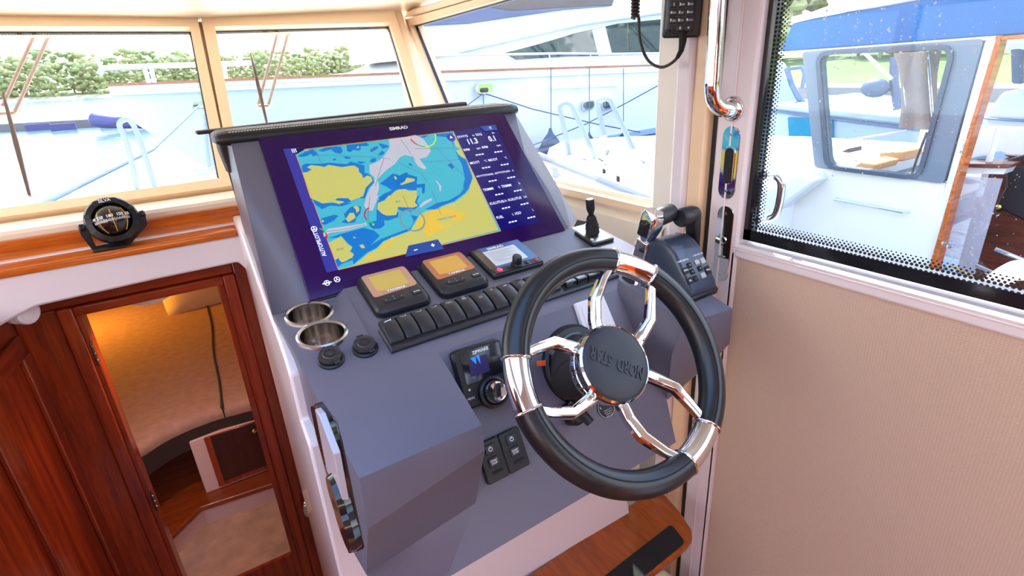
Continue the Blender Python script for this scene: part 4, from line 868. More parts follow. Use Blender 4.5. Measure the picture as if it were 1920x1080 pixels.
# levers: measured points on vertical planes beside the housing
def lvr(x, y, u): return hit(x, y, CU*u, CU)
uL, uR = .872, .985
Lb, Lm, Lt = lvr(1196, 500, uL), lvr(1205, 452, uL), lvr(1218, 418, uL)
mb = MB(); dL = (Lt-Lb).normalized(); sdL = dL.cross(CU).normalized()
LF = frame(Lb, CU, dL)
lh = (Lt-Lb).length
mb = MB(LF); mb.loft([[(a*w_, y_, b*t_) for a, b in ((-1, -1), (1, -1), (1, 1), (-1, 1))] for y_, w_, t_ in ((-.02, .009, .020), (.03, .009, .018), (lh*.62, .010, .016))]); obj('lever_arm', mb, M['chrome'], TH, bevel=.003)
mb = MB(LF); mb.loft([[(x_+.006, y_, z_) for x_, z_ in rrect(0, 0, w_, t_, .010, 5)] for y_, w_, t_ in ((lh*.55, .024, .022), (lh*.70, .034, .032), (lh*.92, .040, .044), (lh*1.16, .036, .044), (lh*1.24, .030, .036))]); obj('lever_head', mb, M['chrome'], TH, ang=60)
hm = [(1200+(x-960)/6*0, 0) for x in ()]
nf = LF.inverted().to_3x3() @ (EYE-Lt).normalized()
tr = MB(); TRF = frame(lvr(1209, 431, uL)+ (EYE-lvr(1209, 431, uL)).normalized()*.026, CU, dL)
tr = MB(TRF); tr.rbox(.002, 0, .019, .034, .006, -.012, .003, .002, 4); tb = obj('trim_switch', tr, M['black'], TH)
tr = MB(TRF); tr.box(-.0065, .0105, -.0005, .0005, .003, .0036); obj('switch_split', tr, M['charcoal'], tb)
Gc = LF @ V((.016, lh*1.06, 0)); 
mb = MB(); ge = Gc+CU*.052+UP*.006; mb.tube([Gc, Gc.lerp(ge, .1), Gc.lerp(ge, .9), ge], [.019, .0205, .0205, .0185], 18); obj('port_grip', mb, M['charcoal'], TH, ang=50)
Rb, Rt = lvr(1300, 470, uR), lvr(1299, 402, uR)
dR = (Rt-Rb).normalized(); RF = frame(Rb, CU, dR); rh = (Rt-Rb).length
mb = MB(RF); mb.loft([[(a*w_, y_, b*t_+o_) for a, b in ((-1, -1), (1, -1), (1, 1), (-1, 1))] for y_, w_, t_, o_ in ((-.05, .007, .016, -.006), (rh*.5, .008, .017, 0), (rh*.95, .010, .018, .0), (rh*1.12, .009, .014, 0))]); obj('lever_arm', mb, M['black'], TH, bevel=.005)
Rc = RF @ V((0, rh*1.0, 0)); mb = MB(); re_ = Rc-CU*.046+UP*.0; mb.tube([Rc+CU*.008, Rc.lerp(re_, .1), Rc.lerp(re_, .9), re_], [.017, .021, .021, .018], 18); obj('starboard_grip', mb, M['charcoal'], TH, ang=50)
# ---- key collar on the pod wall
kc = loc2(P2, .3235, -.235, -.005); KF = frame(kc, V((0, 1, 0)), V((.55, 0, .8)))
kc_ = thing('ignition_collar', 'chrome ringed round socket below the chrome lever', 'socket', kc); mb = MB(); 
mb = MB(P2 @ Matrix.Translation((.334, -.232, -.012)) @ Matrix.Rotation(RAD(-35), 4, 'Y')); mb.lathe([(.024, 0), (.024, .010), (.021, .013), (.018, .012)], 28, c1=False); obj('ring', mb, M['chrome'], kc_); 
mb = MB(P2 @ Matrix.Translation((.334, -.232, -.012)) @ Matrix.Rotation(RAD(-35), 4, 'Y')); mb.lathe([(.018, 0), (.018, .011), (.012, .016), (0, .017)], 24); obj('core', mb, M['rubber'], kc_)
# ------------------------------------------------------------------ compass on the teak rail
RZ = 1.2445
cb = hY(204, 462, 1.61)
CP = thing('compass', 'black ball compass on a bracket, standing on the lower teak rail', 'compass', (cb.x, 1.61, RZ))
r_ = (hY(267, 410, 1.615)-hY(153, 420, 1.615)).length/2
cc_ = hY(211, 413, 1.615)
fc = (EYE-cc_); fc.z += .25; fc.normalize()
cx_ = V((0, 0, 1)).cross(fc).normalized(); CPF = frame(cc_, cx_, fc.cross(cx_))
CPF = CPF @ Matrix.Rotation(RAD(4), 4, 'Z')
k = r_*.93
mb = MB(CPF); mb.lathe([(k*.55, -.030), (k*.92, -.022), (k, -.008), (k, .004), (k*.93, .012), (k*.72, .016), (k*.70, .012)], 8 * 6, c0=True, c1=False); obj('housing', mb, M['black'], CP, ang=40)
for i in range(8):
    a = RAD(22.5+45*i)
    mb = MB(CPF @ Matrix.Rotation(a, 4, 'Z')); mb.hexa([(k*.74, -.004, .010), (k*.97, -.006, .004), (k*.97, .006, .004), (k*.74, .004, .010)], [(k*.76, -.003, .0165), (k*.96, -.004, .012), (k*.96, .004, .012), (k*.76, .003, .0165)]); obj('facet', mb, M['charcoal'], CP)
mb = MB(CPF); mb.ball((0, 0, -.002), k*.70, 32); dome = obj('dome', mb, mat('dark compass fluid dome', (.012, .010, .010), .04, coat=.6), CP, ang=80)
# card ring with numerals on the ball
R_ = k*.705
def ball_pt(az, el): return V((R_*sin(RAD(az))*cos(RAD(el)), R_*sin(RAD(el)), R_*cos(RAD(az))*cos(RAD(el))-.002))
mb = MB(CPF)
for i in range(-16, 17):
    az = i*4; h = 9 if i % 2 == 0 else 6; w = .9
    mb.quad(*[ball_pt(az-w, -8), ball_pt(az+w, -8), ball_pt(az+w, -8+h), ball_pt(az-w, -8+h)])
obj('card_ticks', mb, M['white_print'], dome, ang=0)
for s_, az in (('240', -62), ('210', -34), ('180', -4), ('150', 27), ('120', 56)):
    p = ball_pt(az, 9); n = (p-V((0, 0, -.002))).normalized(); xx = V((0, 1, 0)).cross(n).normalized()
    text(s_, CPF @ frame(p+n*.0006, xx, n.cross(xx)), 0, 0, k*.13, M['white_print'], dome, align='CENTER', bold=.05)
for az in (-42, 2, 46):
    mb = MB(CPF); mb.tube([ball_pt(az, e_)*1.01 for e_ in range(-50, 36, 6)], .0009, 6); obj('lubber_line', mb, mat('orange lubber line', (.75, .42, .06), .4) if az == -42 else bpy.data.materials['orange lubber line'], dome)
text('SILVA', CPF, 0, k*.83, k*.13, M['white_print'], CP, align='CENTER', bold=.04, z=.0155)
bl, br_ = CPF @ V((-k*1.07, -.0, -.006)), CPF @ V((k*1.07, .0, -.006))
fl_, fr2 = V((cb.x-k*.50, 1.612, RZ+.004)), V((cb.x+k*.62, 1.612, RZ+.004))
mb = MB(); mb.bar([bl+V((0, 0, .004)), bl.lerp(V((bl.x, 1.612, RZ+.02)), .45), fl_, fr2, br_.lerp(V((br_.x, 1.612, RZ+.02)), .45), br_+V((0, 0, .004))], .018, .004, (0, 1, .3)); obj('bracket', mb, M['black'], CP, bevel=.001)
mb = MB(); mb.box(cb.x-k*.55, cb.x+k*.66, 1.588, 1.638, RZ, RZ+.006); obj('foot', mb, M['black'], CP, bevel=.002)
for p, d in ((bl, -1), (br_, 1)):
    mb = MB(frame(p, CPF.col[1].xyz, CPF.col[2].xyz)); mb.lathe([(.008, -.003), (.009, .006), (.006, .009), (0, .009)] if d > 0 else [(0, -.009), (.006, -.009), (.009, -.006), (.008, .003)], 14); obj('side_knob', mb, M['black'], CP)
# ------------------------------------------------------------------ spool fitting under the fascia
sc_ = hY(46, 586, 1.62)
sp_ = thing('spool_fitting', 'white round grooved fitting at the left end under the fascia', 'fitting', (sc_.x, 1.62, sc_.z-.03))
sax = V((.80, -.62, -.05)).normalized(); sxx = V((0, 0, 1)).cross(sax).normalized()
mb = MB(frame(sc_, sxx, sax.cross(sxx))); k = .86; mb.lathe([(r*k, z*k) for r, z in [(0, -.034), (.030, -.034), (.033, -.030), (.033, -.016), (.027, -.013), (.027, -.006), (.033, -.002), (.033, .013), (.030, .017), (.024, .0175), (.022, .0155), (.012, .016), (0, .016)]], 40); obj('spool', mb, M['white_pl'], sp_, ang=30)
# ------------------------------------------------------------------ forward cabin
FZ = 0.0
carp = mat('brown-beige carpet', (.42, .25, .17), .9, noise=.22, nscale=14, bump=.5, bscale=260)
mb = MB(); mb.box(-1.0, .7, 1.735, 4.6, -.05, FZ); struct('floor_cabin', mb, carp, 'brown-beige carpeted cabin floor', 'floor')
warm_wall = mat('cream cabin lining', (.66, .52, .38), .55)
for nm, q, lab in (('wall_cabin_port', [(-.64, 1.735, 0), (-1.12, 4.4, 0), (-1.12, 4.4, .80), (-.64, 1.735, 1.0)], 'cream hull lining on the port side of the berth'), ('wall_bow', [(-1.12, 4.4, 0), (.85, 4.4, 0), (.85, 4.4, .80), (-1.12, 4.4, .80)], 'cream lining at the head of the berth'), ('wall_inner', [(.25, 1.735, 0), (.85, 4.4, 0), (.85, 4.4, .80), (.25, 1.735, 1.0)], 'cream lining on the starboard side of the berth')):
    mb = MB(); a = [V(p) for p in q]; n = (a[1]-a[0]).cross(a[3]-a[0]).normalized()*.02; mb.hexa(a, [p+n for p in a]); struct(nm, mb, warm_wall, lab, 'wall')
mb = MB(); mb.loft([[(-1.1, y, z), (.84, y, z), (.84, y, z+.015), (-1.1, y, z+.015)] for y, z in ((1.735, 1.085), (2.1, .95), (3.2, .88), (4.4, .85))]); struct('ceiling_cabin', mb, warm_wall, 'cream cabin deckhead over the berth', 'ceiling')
mb = MB(); mb.box(-1.0, .2, .5, 1.735, -.40, -.35); struct('floor_well', mb, carp, 'lower carpeted well in front of the companionway', 'floor')
mb = MB(); mb.box(-1.0, .2, 1.72, 1.735, -.40, FZ-.0); struct('trim_9', mb, mhz, 'mahogany sill riser under the cabin door', 'trim')
# berth base (white cupboard with a mahogany door), mattress, quilt
BZ = .45
be = [hZ(x, y, BZ) for x, y in ((225, 860), (255, 835), (300, 806), (345, 785), (400, 765), (470, 747), (520, 738))]
be = [V((-.55, 1.99, BZ))]+be[1:]+[V((.21, 2.13, BZ))]
bth = thing('berth', 'cabin berth with a dark curved front board over a white cupboard', 'berth', (-.15, 2.5, FZ))
dk = mat('dark brown berth front', (.030, .016, .014), .55)
def wallstrip(pts, z0, z1, t, back=False):
    mb = MB(); rings = []
    for i, p in enumerate(pts): rings.append([(p.x, p.y, z0), (p.x, p.y, z1), (p.x, p.y+t, z1), (p.x, p.y+t, z0)])
    mb.loft(rings); return mb
obj('front_board', wallstrip(be, BZ-.135, BZ-.055, .03), dk, bth, ang=60)
pk = mat('pinkish white cupboard', (.66, .41, .36), .45)
CYB = 2.12
cA = hY(385, 920, CYB); cB = hY(357, 832, CYB)
mb = MB(); mb.box(cA.x, .20, CYB, 2.5, .1, BZ-.10); obj('cupboard', mb, pk, bth, bevel=.004)
mb = MB(); mb.hexa([(-.55, 2.30, .1), (cA.x, 2.55, .1), (cA.x, 2.62, .1), (-.55, 2.62, .1)], [(-.55, 2.22, .40), (cA.x, 2.5, .40), (cA.x, 2.62, .40), (-.55, 2.62, .40)]); obj('alcove_back', mb, pk, bth)
fa_ = lambda x, y: (hY(x, y, CYB).x, hY(x, y, CYB).z)
FQ = Matrix(((1, 0, 0, 0), (0, 0, -1, CYB), (0, 1, 0, 0), (0, 0, 0, 1)))
q = [fa_(408, 905), fa_(560, 862), fa_(520, 790), fa_(382, 822)]
x0_, z0_ = q[0][0], (q[0][1]+q[1][1])/2; x1_, z1_ = .20, BZ-.1; x0_ = q[3][0]
mb = MB(FQ); mb.prism([(x0_, z0_), (x1_, z0_), (x1_, z1_), (x0_, z1_)], 0, .010); dr = obj('cupboard_door', mb, mhz, bth, bevel=.003)
mb = MB(FQ); mb.prism([(x0_+.022, z0_+.022), (x1_, z0_+.022), (x1_, z1_), (x0_+.022, z1_)], .010, .0125); obj('door_panel', mb, wood('dark mahogany panel', lin(44, 12, 6), lin(72, 22, 12), (6, 6, .35), 1, .3, .3), dr, bevel=.002)
kp = fa_(475, 802); mb = MB(FQ @ Matrix.Translation((kp[0], kp[1], .012))); mb.lathe([(.004, 0), (.004, .006), (.010, .010), (.009, .016), (0, .018)], 18); obj('knob', mb, M['knob_brass'], dr, ang=50)
mt = [V((p.x, p.y+.0, BZ)) for p in be]
quilt = mat('dusty pink-beige quilted cover', (.38, .21, .155), .85, noise=.12, nscale=30)
nt = quilt.node_tree; b_ = nt.nodes['Principled BSDF']; tc = nt.nodes.new('ShaderNodeTexCoord'); mp = nt.nodes.new('ShaderNodeMapping'); mp.inputs['Rotation'].default_value = (0, 0, RAD(-6)); mp.inputs['Scale'].default_value = (4, 60, 1); nt.links.new(tc.outputs['Object'], mp.inputs[0])
wv = nt.nodes.new('ShaderNodeTexNoise'); wv.inputs['Scale'].default_value = 1.2; wv.inputs['Detail'].default_value = 2; nt.links.new(mp.outputs[0], wv.inputs['Vector'])
bp = nt.nodes.new('ShaderNodeBump'); bp.inputs['Strength'].default_value = .5; bp.inputs['Distance'].default_value = .006; nt.links.new(wv.outputs['Fac'], bp.inputs['Height']); nt.links.new(bp.outputs[0], b_.inputs['Normal'])
mtt = thing('mattress', 'pink-beige quilted mattress with a dark lengthwise seam', 'mattress', (-.15, 3.0, BZ))
def matt(xa_, xb_, nm):
    mb = MB(); pts = []
    from bisect import bisect
    def yf(x):
        for a, b in zip(mt[:-1], mt[1:]):
            if a.x <= x <= b.x: return a.y+(b.y-a.y)*(x-a.x)/(b.x-a.x)
        return mt[0].y if x < mt[0].x else mt[-1].y
    n = 14; rings = []
    for j, (dy, dz) in enumerate(((.0, .0), (-.006, .02), (.0, .042), (.02, .053), (.06, .056), (.5, .056), (1.2, .056), (2.2, .056))):
        rings.append([(xa_(dy)+(xb_(dy)-xa_(dy))*i/n, yf(xa_(dy)+(xb_(dy)-xa_(dy))*i/n)+dy, BZ+dz-.055) for i in range(n+1)])
    mb.loft(rings, False, False, False); return obj(nm, mb, quilt, mtt, ang=60)
sx = lambda dy: -.068+.035*max(dy, 0)
matt(lambda dy: -.60-.12*max(dy, 0), lambda dy: sx(dy)-.002, 'cushion'); matt(lambda dy: sx(dy)+.002, lambda dy: .24+.1*max(dy, 0), 'cushion')
mb = MB(); mb.tube([(sx(d)+.004*sin(d*9), 2.12+d, BZ+.000) for d in [i*.06 for i in range(36)]], .006, 6); obj('seam_piping', mb, mat('dark piping', (.03, .02, .02), .8), mtt)
mb = MB(); mb.box(-.60, .3, 2.16, 4.3, BZ-.10, BZ-.055); obj('base_board', mb, dk, bth)
# pillow
pc = hZ(385, 575, BZ+.03); pil = thing('pillow', 'pale pillow with a black printed triangle at the head of the berth', 'pillow', (pc.x, 3.4, BZ+.002))
PF = frame((-.035, 3.42, BZ+.085), (1, .12, 0), (0, .72, .70)); mb = MB(PF); n = 12; top, bot = [], []
for j in range(n+1):
    for i in range(n+1):
        u_, v_ = i/n*2-1, j/n*2-1; th_ = .055*((1-u_**4)*(1-v_**4))**.55; top.append((u_*.20*(1-.06*v_*v_), v_*.145*(1-.06*u_*u_), th_)); bot.append((u_*.20*(1-.06*v_*v_), v_*.145*(1-.06*u_*u_), -th_*.6))
fs = [(j*(n+1)+i, j*(n+1)+i+1, (j+1)*(n+1)+i+1, (j+1)*(n+1)+i) for j in range(n) for i in range(n)]
mb.add(top, fs); mb.add(bot, [f[::-1] for f in fs]); obj('case', mb, mat('pale pillow cotton', (.60, .46, .36), .85, bump=.2, bscale=120), pil, ang=80)
mb = MB(PF); mb.poly([(*on(PF, x, y), .0585) for x, y in ((386, 536), (401, 541), (387, 544))]); obj('printed_triangle', mb, M['rubber'], pil, ang=0)
text('5555', PF, *on(PF, 364, 548), .022, mat('grey print', (.2, .15, .12), .8), pil, z=.0585)
# unseen cabin lamps: reading lamp for the warm glow, deckhead light added as fill
def lamp(nm, lab, p, n, r, power, col, size):
    t = thing(nm, lab, 'lamp', p); F_ = frame(p, V(n).orthogonal(), V(n).cross(V(n).orthogonal())); mb = MB(F_); mb.lathe([(0, 0), (r, 0), (r, .012), (r*.8, .016)], 24, c1=False); obj('housing', mb, M['white_pl'], t)
    mb = MB(F_); mb.lathe([(r*.8, .014), (0, .015)], 24, c0=False); obj('lens', mb, mat(nm+' lens', (.8, .8, .8), .4, emit=(*col, 1), estr=3), t)
    ld = bpy.data.lights.new(nm, 'AREA'); ld.shape = 'DISK'; ld.size = size; ld.energy = power; ld.color = col; lo = bpy.data.objects.new(nm+'_light', ld); COL.objects.link(lo); lo.parent = t; lo.matrix_world = Matrix.Translation(-V(p)) @ frame(V(p)+V(n)*.03, V(n).orthogonal(), V(n).orthogonal().cross(V(n))) 
    lo.rotation_euler = (-V(n)).to_track_quat('Z', 'Y').to_euler(); lo.location = V(n).normalized()*.03
lamp('reading_lamp', 'unseen warm reading lamp high on the port cabin lining', V((-.86, 3.4, .76)), V((.96, -.2, -.1)), .035, 4.5, (1, .5, .05), .06)
lamp('cabin_fill', 'added round fill light in the deckhead, hidden behind the door head', V((-.15, 1.80, 1.05)), V((0, 0, -1)), .05, 1.5, (1, .66, .48), .09)
# step shelf inside the cabin
SZ = .10; stp = thing('cabin_step', 'mahogany step board inside the forward cabin', 'step', (-.1, 2.05, FZ))
pts = [hZ(x, y, SZ) for x, y in ((520, 904), (376, 951), (322, 1004), (285, 1040))]
pp_ = [(.16, pts[0].y)]+[(p.x, p.y) for p in pts]+[(-.55, pts[3].y), (-.55, 2.5), (.16, 2.5)]
mb = MB(Matrix.Translation((0, 0, 0))); mb.prism(pp_, SZ-.022, SZ); obj('tread', mb, wood('mahogany tread', lin(96, 36, 12), lin(150, 66, 22), (.35, 6, 6), 1.2, .3, .35), stp, bevel=.003)
mb = MB(); mb.prism([(p[0], p[1]+.02) for p in pp_], FZ, SZ-.022); obj('riser', mb, pk, stp)
# ------------------------------------------------------------------ round latch on the door edge
lk = hY(575, 955, BH-.03); lt = thing('door_catch', 'small chrome door catch with a cream strike plate by the white pedestal', 'latch', lk)
mb = MB(frame(lk, (1, 0, 0), (0, 0, 1)) @ Matrix.Diagonal((.45, 1.2, 1, 1))); mb.lathe([(.030, -.004), (.030, 0), (.026, .004), (.018, .006), (.0, .006)], 24); obj('chrome_ring', mb, M['chrome'], lt)
q = [hX(x, y, .096) for x, y in ((570, 920), (579, 917), (589, 955), (582, 961))]; mb = MB(); mb.loft([q, [p-V((.006, 0, 0)) for p in q]]); obj('strike_plate', mb, M['cream_gel'], lt)
# ------------------------------------------------------------------ folded drink holder on the port side of the console
bh = thing('folding_holder', 'black folded drink holder on the port side of the console', 'holder', W(.118, .80, .90))
xo = .066
def hp(x, y, X=xo): return hX(x, y, X)
edge = [(590, 757), (596, 757), (618, 790), (640, 850), (657, 945), (675, 1030), (658, 1036), (645, 1000), (622, 930), (598, 830)]
q = [hp(x, y) for x, y in ((588, 759), (595, 756), (620, 792), (632, 835), (655, 945), (674, 1033), (660, 1036), (640, 960), (619, 890), (598, 810))]
mb = MB(); mb.loft([[p-V((.004, 0, 0)) for p in q], [p+V((.006, 0, 0)) for p in q]]); obj('plate', mb, M['black_gloss'], bh, bevel=.002)
q = [hp(x, y, xo-.006) for x, y in ((596, 765), (604, 775), (632, 850), (650, 945), (618, 880))]
mb = MB(); mb.loft([[p-V((.003, 0, 0)) for p in q], [p+V((.003, 0, 0)) for p in q]]); obj('clear_flap', mb, mat('smoky grey flap', (.42, .40, .46), .25), bh, bevel=.001)
for x, y in ((638, 938), (650, 978)):
    c_ = hp(x, y, xo-.008); mb = MB(frame(c_, (0, 1, 0), (0, 0, 1))); mb.lathe([(.026, -.006), (.028, 0), (.026, .006), (.020, .006), (.018, 0)], 24, c1=True); obj('cup_ring', mb, M['black_gloss'], bh)
# ------------------------------------------------------------------ teak footrest
FT = .50; fr_c = thing('footrest', 'varnished teak footrest with a black grip strip under the helm', 'footrest', W(.68, .74, FT-.03))
fb = [hZ(x, y, FT) for x, y in ((988, 1080), (1190, 939), (1237, 915))]; ff = [hZ(x, y, FT) for x, y in ((1145, 1080), (1292, 980))]
ang_ = atan2((fb[1]-fb[0]).y, (fb[1]-fb[0]).x); FTM = frame((fb[0].x, fb[0].y, FT-.022), (cos(ang_), sin(ang_), 0), (-sin(ang_), cos(ang_), 0))
def fp(x, y): p = FTM.inverted() @ hZ(x, y, FT); return (p.x, p.y)
rc = [fp(1240, 914), fp(1300, 985), fp(1292, 1015), fp(1270, 1035)]
dn = fp(1215, 1080)[1]
xr0 = fp(1236, 914)[0]; 
pts = [(-.30, 0), (xr0-.012, 0), (xr0, -.006), fp(1275, 958), fp(1296, 990), fp(1298, 1008), fp(1288, 1022), fp(1275, 1033), fp(1215, 1080), fp(1110, 1160), (-.30, fp(1110, 1160)[1])]
mb = MB(FTM); mb.prism(pts, 0, .022); obj('board', mb, M['teak_step'], fr_c, bevel=.006, seg=3)
q = [fp(1040+0*x, 1) for x in ()]
g = [fp(1135, 1080), fp(1258, 984), fp(1285, 1017), fp(1180, 1098)]
d_ = V(g[0])-V(g[1]); g2 = [tuple(V(g[1])+d_*2.2), g[1], g[2], tuple(V(g[2])+d_*2.2)]
mb = MB(FTM); mb.prism(rquad(g2, .012), .022, .0245); obj('grip_strip', mb, mat('black grip tape', (.012, .012, .013), .85, bump=.6, bscale=1500), fr_c)
# ------------------------------------------------------------------ starboard side: quarter window, liner, jamb, sliding door
w3 = thing('window_3', 'starboard quarter window showing the big white yacht', None, (XS, 1.5, 1.25), kind='structure')
xp = lambda x, y, X=XS: (hX(x, y, X).y, hX(x, y, X).z)
FX = Matrix(((0, 0, 1, XS), (1, 0, 0, 0), (0, 1, 0, 0), (0, 0, 0, 1)))     # (y, z, x) drawing on the starboard plane
gA, gB, gC, gD = xp(780, 48), xp(1272, -90), xp(1256, 391), xp(884, 308)
mb = MB(FX); mb.prism([gA, gB, gC, gD], .0, .005); obj('glass', mb, M['glass'], w3, ang=0)
oA, oB, oC, oD = xp(757, 40), xp(1300, -110), xp(1292, 412), xp(868, 316)
ring('window_frame', [oA, oB, oC, oD], [gA, gB, gC, gD], w3, M['frame_cream'], -.03, .03, MX=FX)
mb = MB(FX)
for a, b in ((gA, gD), (gA, gB)):
    a, b = V(a), V(b); d = (b-a).normalized(); nn = V((-d.y, d.x))*.006*(1 if a[0] != b[0] else 1); nn = nn if (V(((gA[0]+gC[0])/2, (gA[1]+gC[1])/2))-a).dot(nn) > 0 else -nn
    mb.prism([a, b, b+nn, a+nn], -.006, .004)
obj('seal', mb, M['black_glass'], w3)
mb = dotgrid(FX, gD, gC, (0, 1), 5, .0080, .0026, .0012); m2 = dotgrid(FX, gC, gB, (1, 0), 2, .0080, .0022, .0014); b0 = len(mb.v); mb.v += m2.v; mb.f += [tuple(i+b0 for i in f) for f in m2.f]
o = obj('edge_dots', mb, dots_m, w3, ang=0); o['kind'] = 'stuff'
# liner below the quarter window
mb = MB(); yy = (gD[0]+.05, .90)
sec = [(XS-.005, 1.30), (XS-.02, 1.262), (XS-.045, 1.245), (XS-.05, 1.225), (XS-.06, 1.20), (XS-.085, 1.10), (XS-.09, .9), (XS-.09, 0)]
rings = []
for y in (2.2, 1.6, 1.2, .93):
    f = (y-.93)/1.27; z0 = gC[1]+(gD[1]-gC[1])*(y-gC[0])/(gD[0]-gC[0]); rings.append([(x, y, z-1.30+z0+.01) for x, z in sec])
mb.loft(rings, False, False, False); struct('wall_starboard', mb, M['cream_wall'], 'cream liner and ledge below the starboard quarter window', 'wall', ang=25)
mb = MB(FX); mb.prism([(gC[0]-.1, 0), (gD[0]+.35, 0), (gD[0]+.35, gD[1]), (gD[0], gD[1]+.0), (gC[0], gC[1]), (gC[0]-.1, gC[1])], .032, .05); struct('trim_10', mb, M['white_gel'], 'outer cabin side below the quarter window', 'trim')
# jamb: three upright profiles between the quarter window and the sliding door
jm = thing('trim_5', 'cream and white upright jamb forward of the sliding door', None, (XS, .9, 0), kind='structure')
def upright(name, xpix_top, xpix_bot, m, z0, z1, ya=0, yb=1080, bevel=.004):
    (x0t, x1t), (x0b, x1b) = xpix_top, xpix_bot
    y0 = (xp(x0t, ya)[0]+xp(x0b, yb)[0])/2; y1 = (xp(x1t, ya)[0]+xp(x1b, yb)[0])/2
    mb = MB(FX); mb.prism([(y0, .0), (y1, .0), (y1, 2.0), (y0, 2.0)], z0, z1); return obj(name, mb, m, jm, bevel=bevel)
Y0 = xp(1272, 0)[0]; Y1 = xp(1297, 100)[0]; Y2 = xp(1330, 100)[0]; Y3 = xp(1362, 100)[0]
def post(name, ya, yb, m, d0, d1, bevel=.005, par=jm, zlo=0.0, zhi=1.95):
    mb = MB(FX); mb.prism([(ya, zlo), (yb, zlo), (yb, zhi), (ya, zhi)], d0, d1); return obj(name, mb, m, par, bevel=bevel)
post('window_post', Y0+.02, Y1+.004, M['cream_gel'], -.035, .05); post('yellow_strip', Y1+.004, Y1-.004, mat('yellowed seam', (.62, .46, .14), .5), -.030, .04)
post('white_post', Y1-.004, Y2, M['white_gel'], -.055, .05, .010); post('inner_post', Y2, Y3, M['frame_cream'], -.045, .05, .008)
# sliding door
dr2 = thing('door_2', 'white framed sliding side door with a beige woven lower panel', None, (XS, .3, .1), kind='structure')
YF0 = Y3-.002; YF1 = xp(1395, 480)[0]; YB = -.6
post('door_stile', YF0-.012, (xp(1442, 0)[0]+xp(1405, 400)[0])/2-.004, M['alu_white'], -.030, .03, .006, dr2)
post('stile_rib', xp(1398, 180)[0], xp(1394, 180)[0], M['alu_white'], -.034, -.02, .002, dr2); post('stile_groove', YF0, YF0-.012, M['black'], -.026, .0, .001, dr2)
zr_a, zr_b = xp(1395, 448)[1], xp(1395, 467)[1]
zt1 = (xp(1395, 450)[1]+xp(1900, 583)[1])/2; zt0 = (xp(1395, 468)[1]+xp(1900, 607)[1])/2
ys = xp(1393, 467)[0]
mb = MB(FX); mb.prism([(ys, zt0-.012), (YB, zt0-.012), (YB, zt1), (ys, zt1)], -.032, .02); obj('door_rail', mb, M['alu_white'], dr2, bevel=.006)
for dz in (.006, .014): 
    mb = MB(FX); z_ = zt0+(zt1-zt0)*(.35+.3*(dz > .01)); mb.prism([(ys, z_), (YB, z_), (YB, z_+.004), (ys, z_+.004)], -.0345, -.03); obj('rail_rib', mb, M['alu_white'], dr2, bevel=.001)
mb = MB(FX); mb.prism([(ys, .02), (YB, .02), (YB, zt0-.012), (ys, zt0-.012)], -.022, .02); obj('woven_panel', mb, M['weave'], dr2)
mb = MB(FX); mb.prism([(ys+.006, .02), (ys, .02), (ys, zt0), (ys+.006, zt0)], -.030, .0); obj('panel_lip', mb, M['frame_cream'], dr2, bevel=.001)
w4 = thing('window_4', 'side door window speckled with water drops painted sunlit white', None, (XS, .3, 1.2), kind='structure')
dA, dB, dC, dD = xp(1444, -60), None, (YB, xp(1920, 570)[1]), xp(1404, 441)
zlo = (dD[1]+xp(1920, 572)[1])/2; yl = (xp(1444, 0)[0]+dD[0])/2
zb_ = 1.95
mb = MB(FX); mb.prism([(yl, zlo), (YB, zlo), (YB, zb_), (yl, zb_)], .0, .005); gl4 = obj('glass', mb, M['glass'], w4, ang=0)
bw = .018
mb = MB(FX); mb.prism([(yl+.003, zlo-.006), (YB, zlo-.006), (YB, zlo+bw), (yl+.003, zlo+bw)], -.012, .010); obj('black_border', mb, M['black_glass'], w4)
mb = MB(FX); mb.prism([(yl+.003, zlo-.006), (yl-bw, zlo-.006), (yl-bw, zb_), (yl+.003, zb_)], -.012, .010); obj('black_border', mb, M['black_glass'], w4)
mb = dotgrid(FX, (yl-bw-.004, zlo+bw+.004), (YB, zlo+bw+.004), (0, 1), 4, .0078, .0030, .0015, 8)
m2 = dotgrid(FX, (yl-bw-.004, zlo+bw+.004), (yl-bw-.004, zb_), (-1, 0), 4, .0078, .0030, .0015, 8); b0 = len(mb.v); mb.v += m2.v; mb.f += [tuple(i+b0 for i in f) for f in m2.f]
o = obj('edge_dots', mb, dots_m, w4, ang=0); o['kind'] = 'stuff'
# water drops and runs outside the pane, their sunlit glint painted white
rnd = random.Random(11); mb = MB(FX)
def spot(x, y, r):
    a, b = xp(x, y); 
    if a < YB or b < zlo+.03: return
    k_ = 7; c0 = len(mb.v); rr = [r*rnd.uniform(.75, 1.2) for _ in range(k_)]; mb.v += [mb.M @ V((a+rr[j]*cos(2*pi*j/k_), b+rr[j]*sin(2*pi*j/k_)*1.15, .0064)) for j in range(k_)]+[mb.M @ V((a, b, .0064+r*.35))]; mb.f += [(c0+j, c0+(j+1) % k_, c0+k_) for j in range(k_)]
for x0s, y0s, y1s, n in ((1545, 20, 190, 16), (1570, 30, 140, 14), (1605, 15, 125, 20), (1630, 30, 110, 9), (1652, 10, 90, 14), (1715, 0, 130, 16), (1735, 0, 120, 14), (1690, 20, 110, 10), (1670, 40, 60, 3), (1805, 260, 330, 12), (1845, 300, 420, 14), (1825, 370, 520, 26), (1800, 400, 560, 26), (1862, 330, 430, 10), (1790, 190, 260, 12), (1845, 500, 560, 8), (1870, 400, 470, 8), (1760, 20, 100, 8)):
    for i in range(n): t = rnd.random(); spot(x0s+rnd.gauss(0, 2.4)-(t*8), y0s+(y1s-y0s)*t, abs(rnd.gauss(.0006, .0005))+.0004)
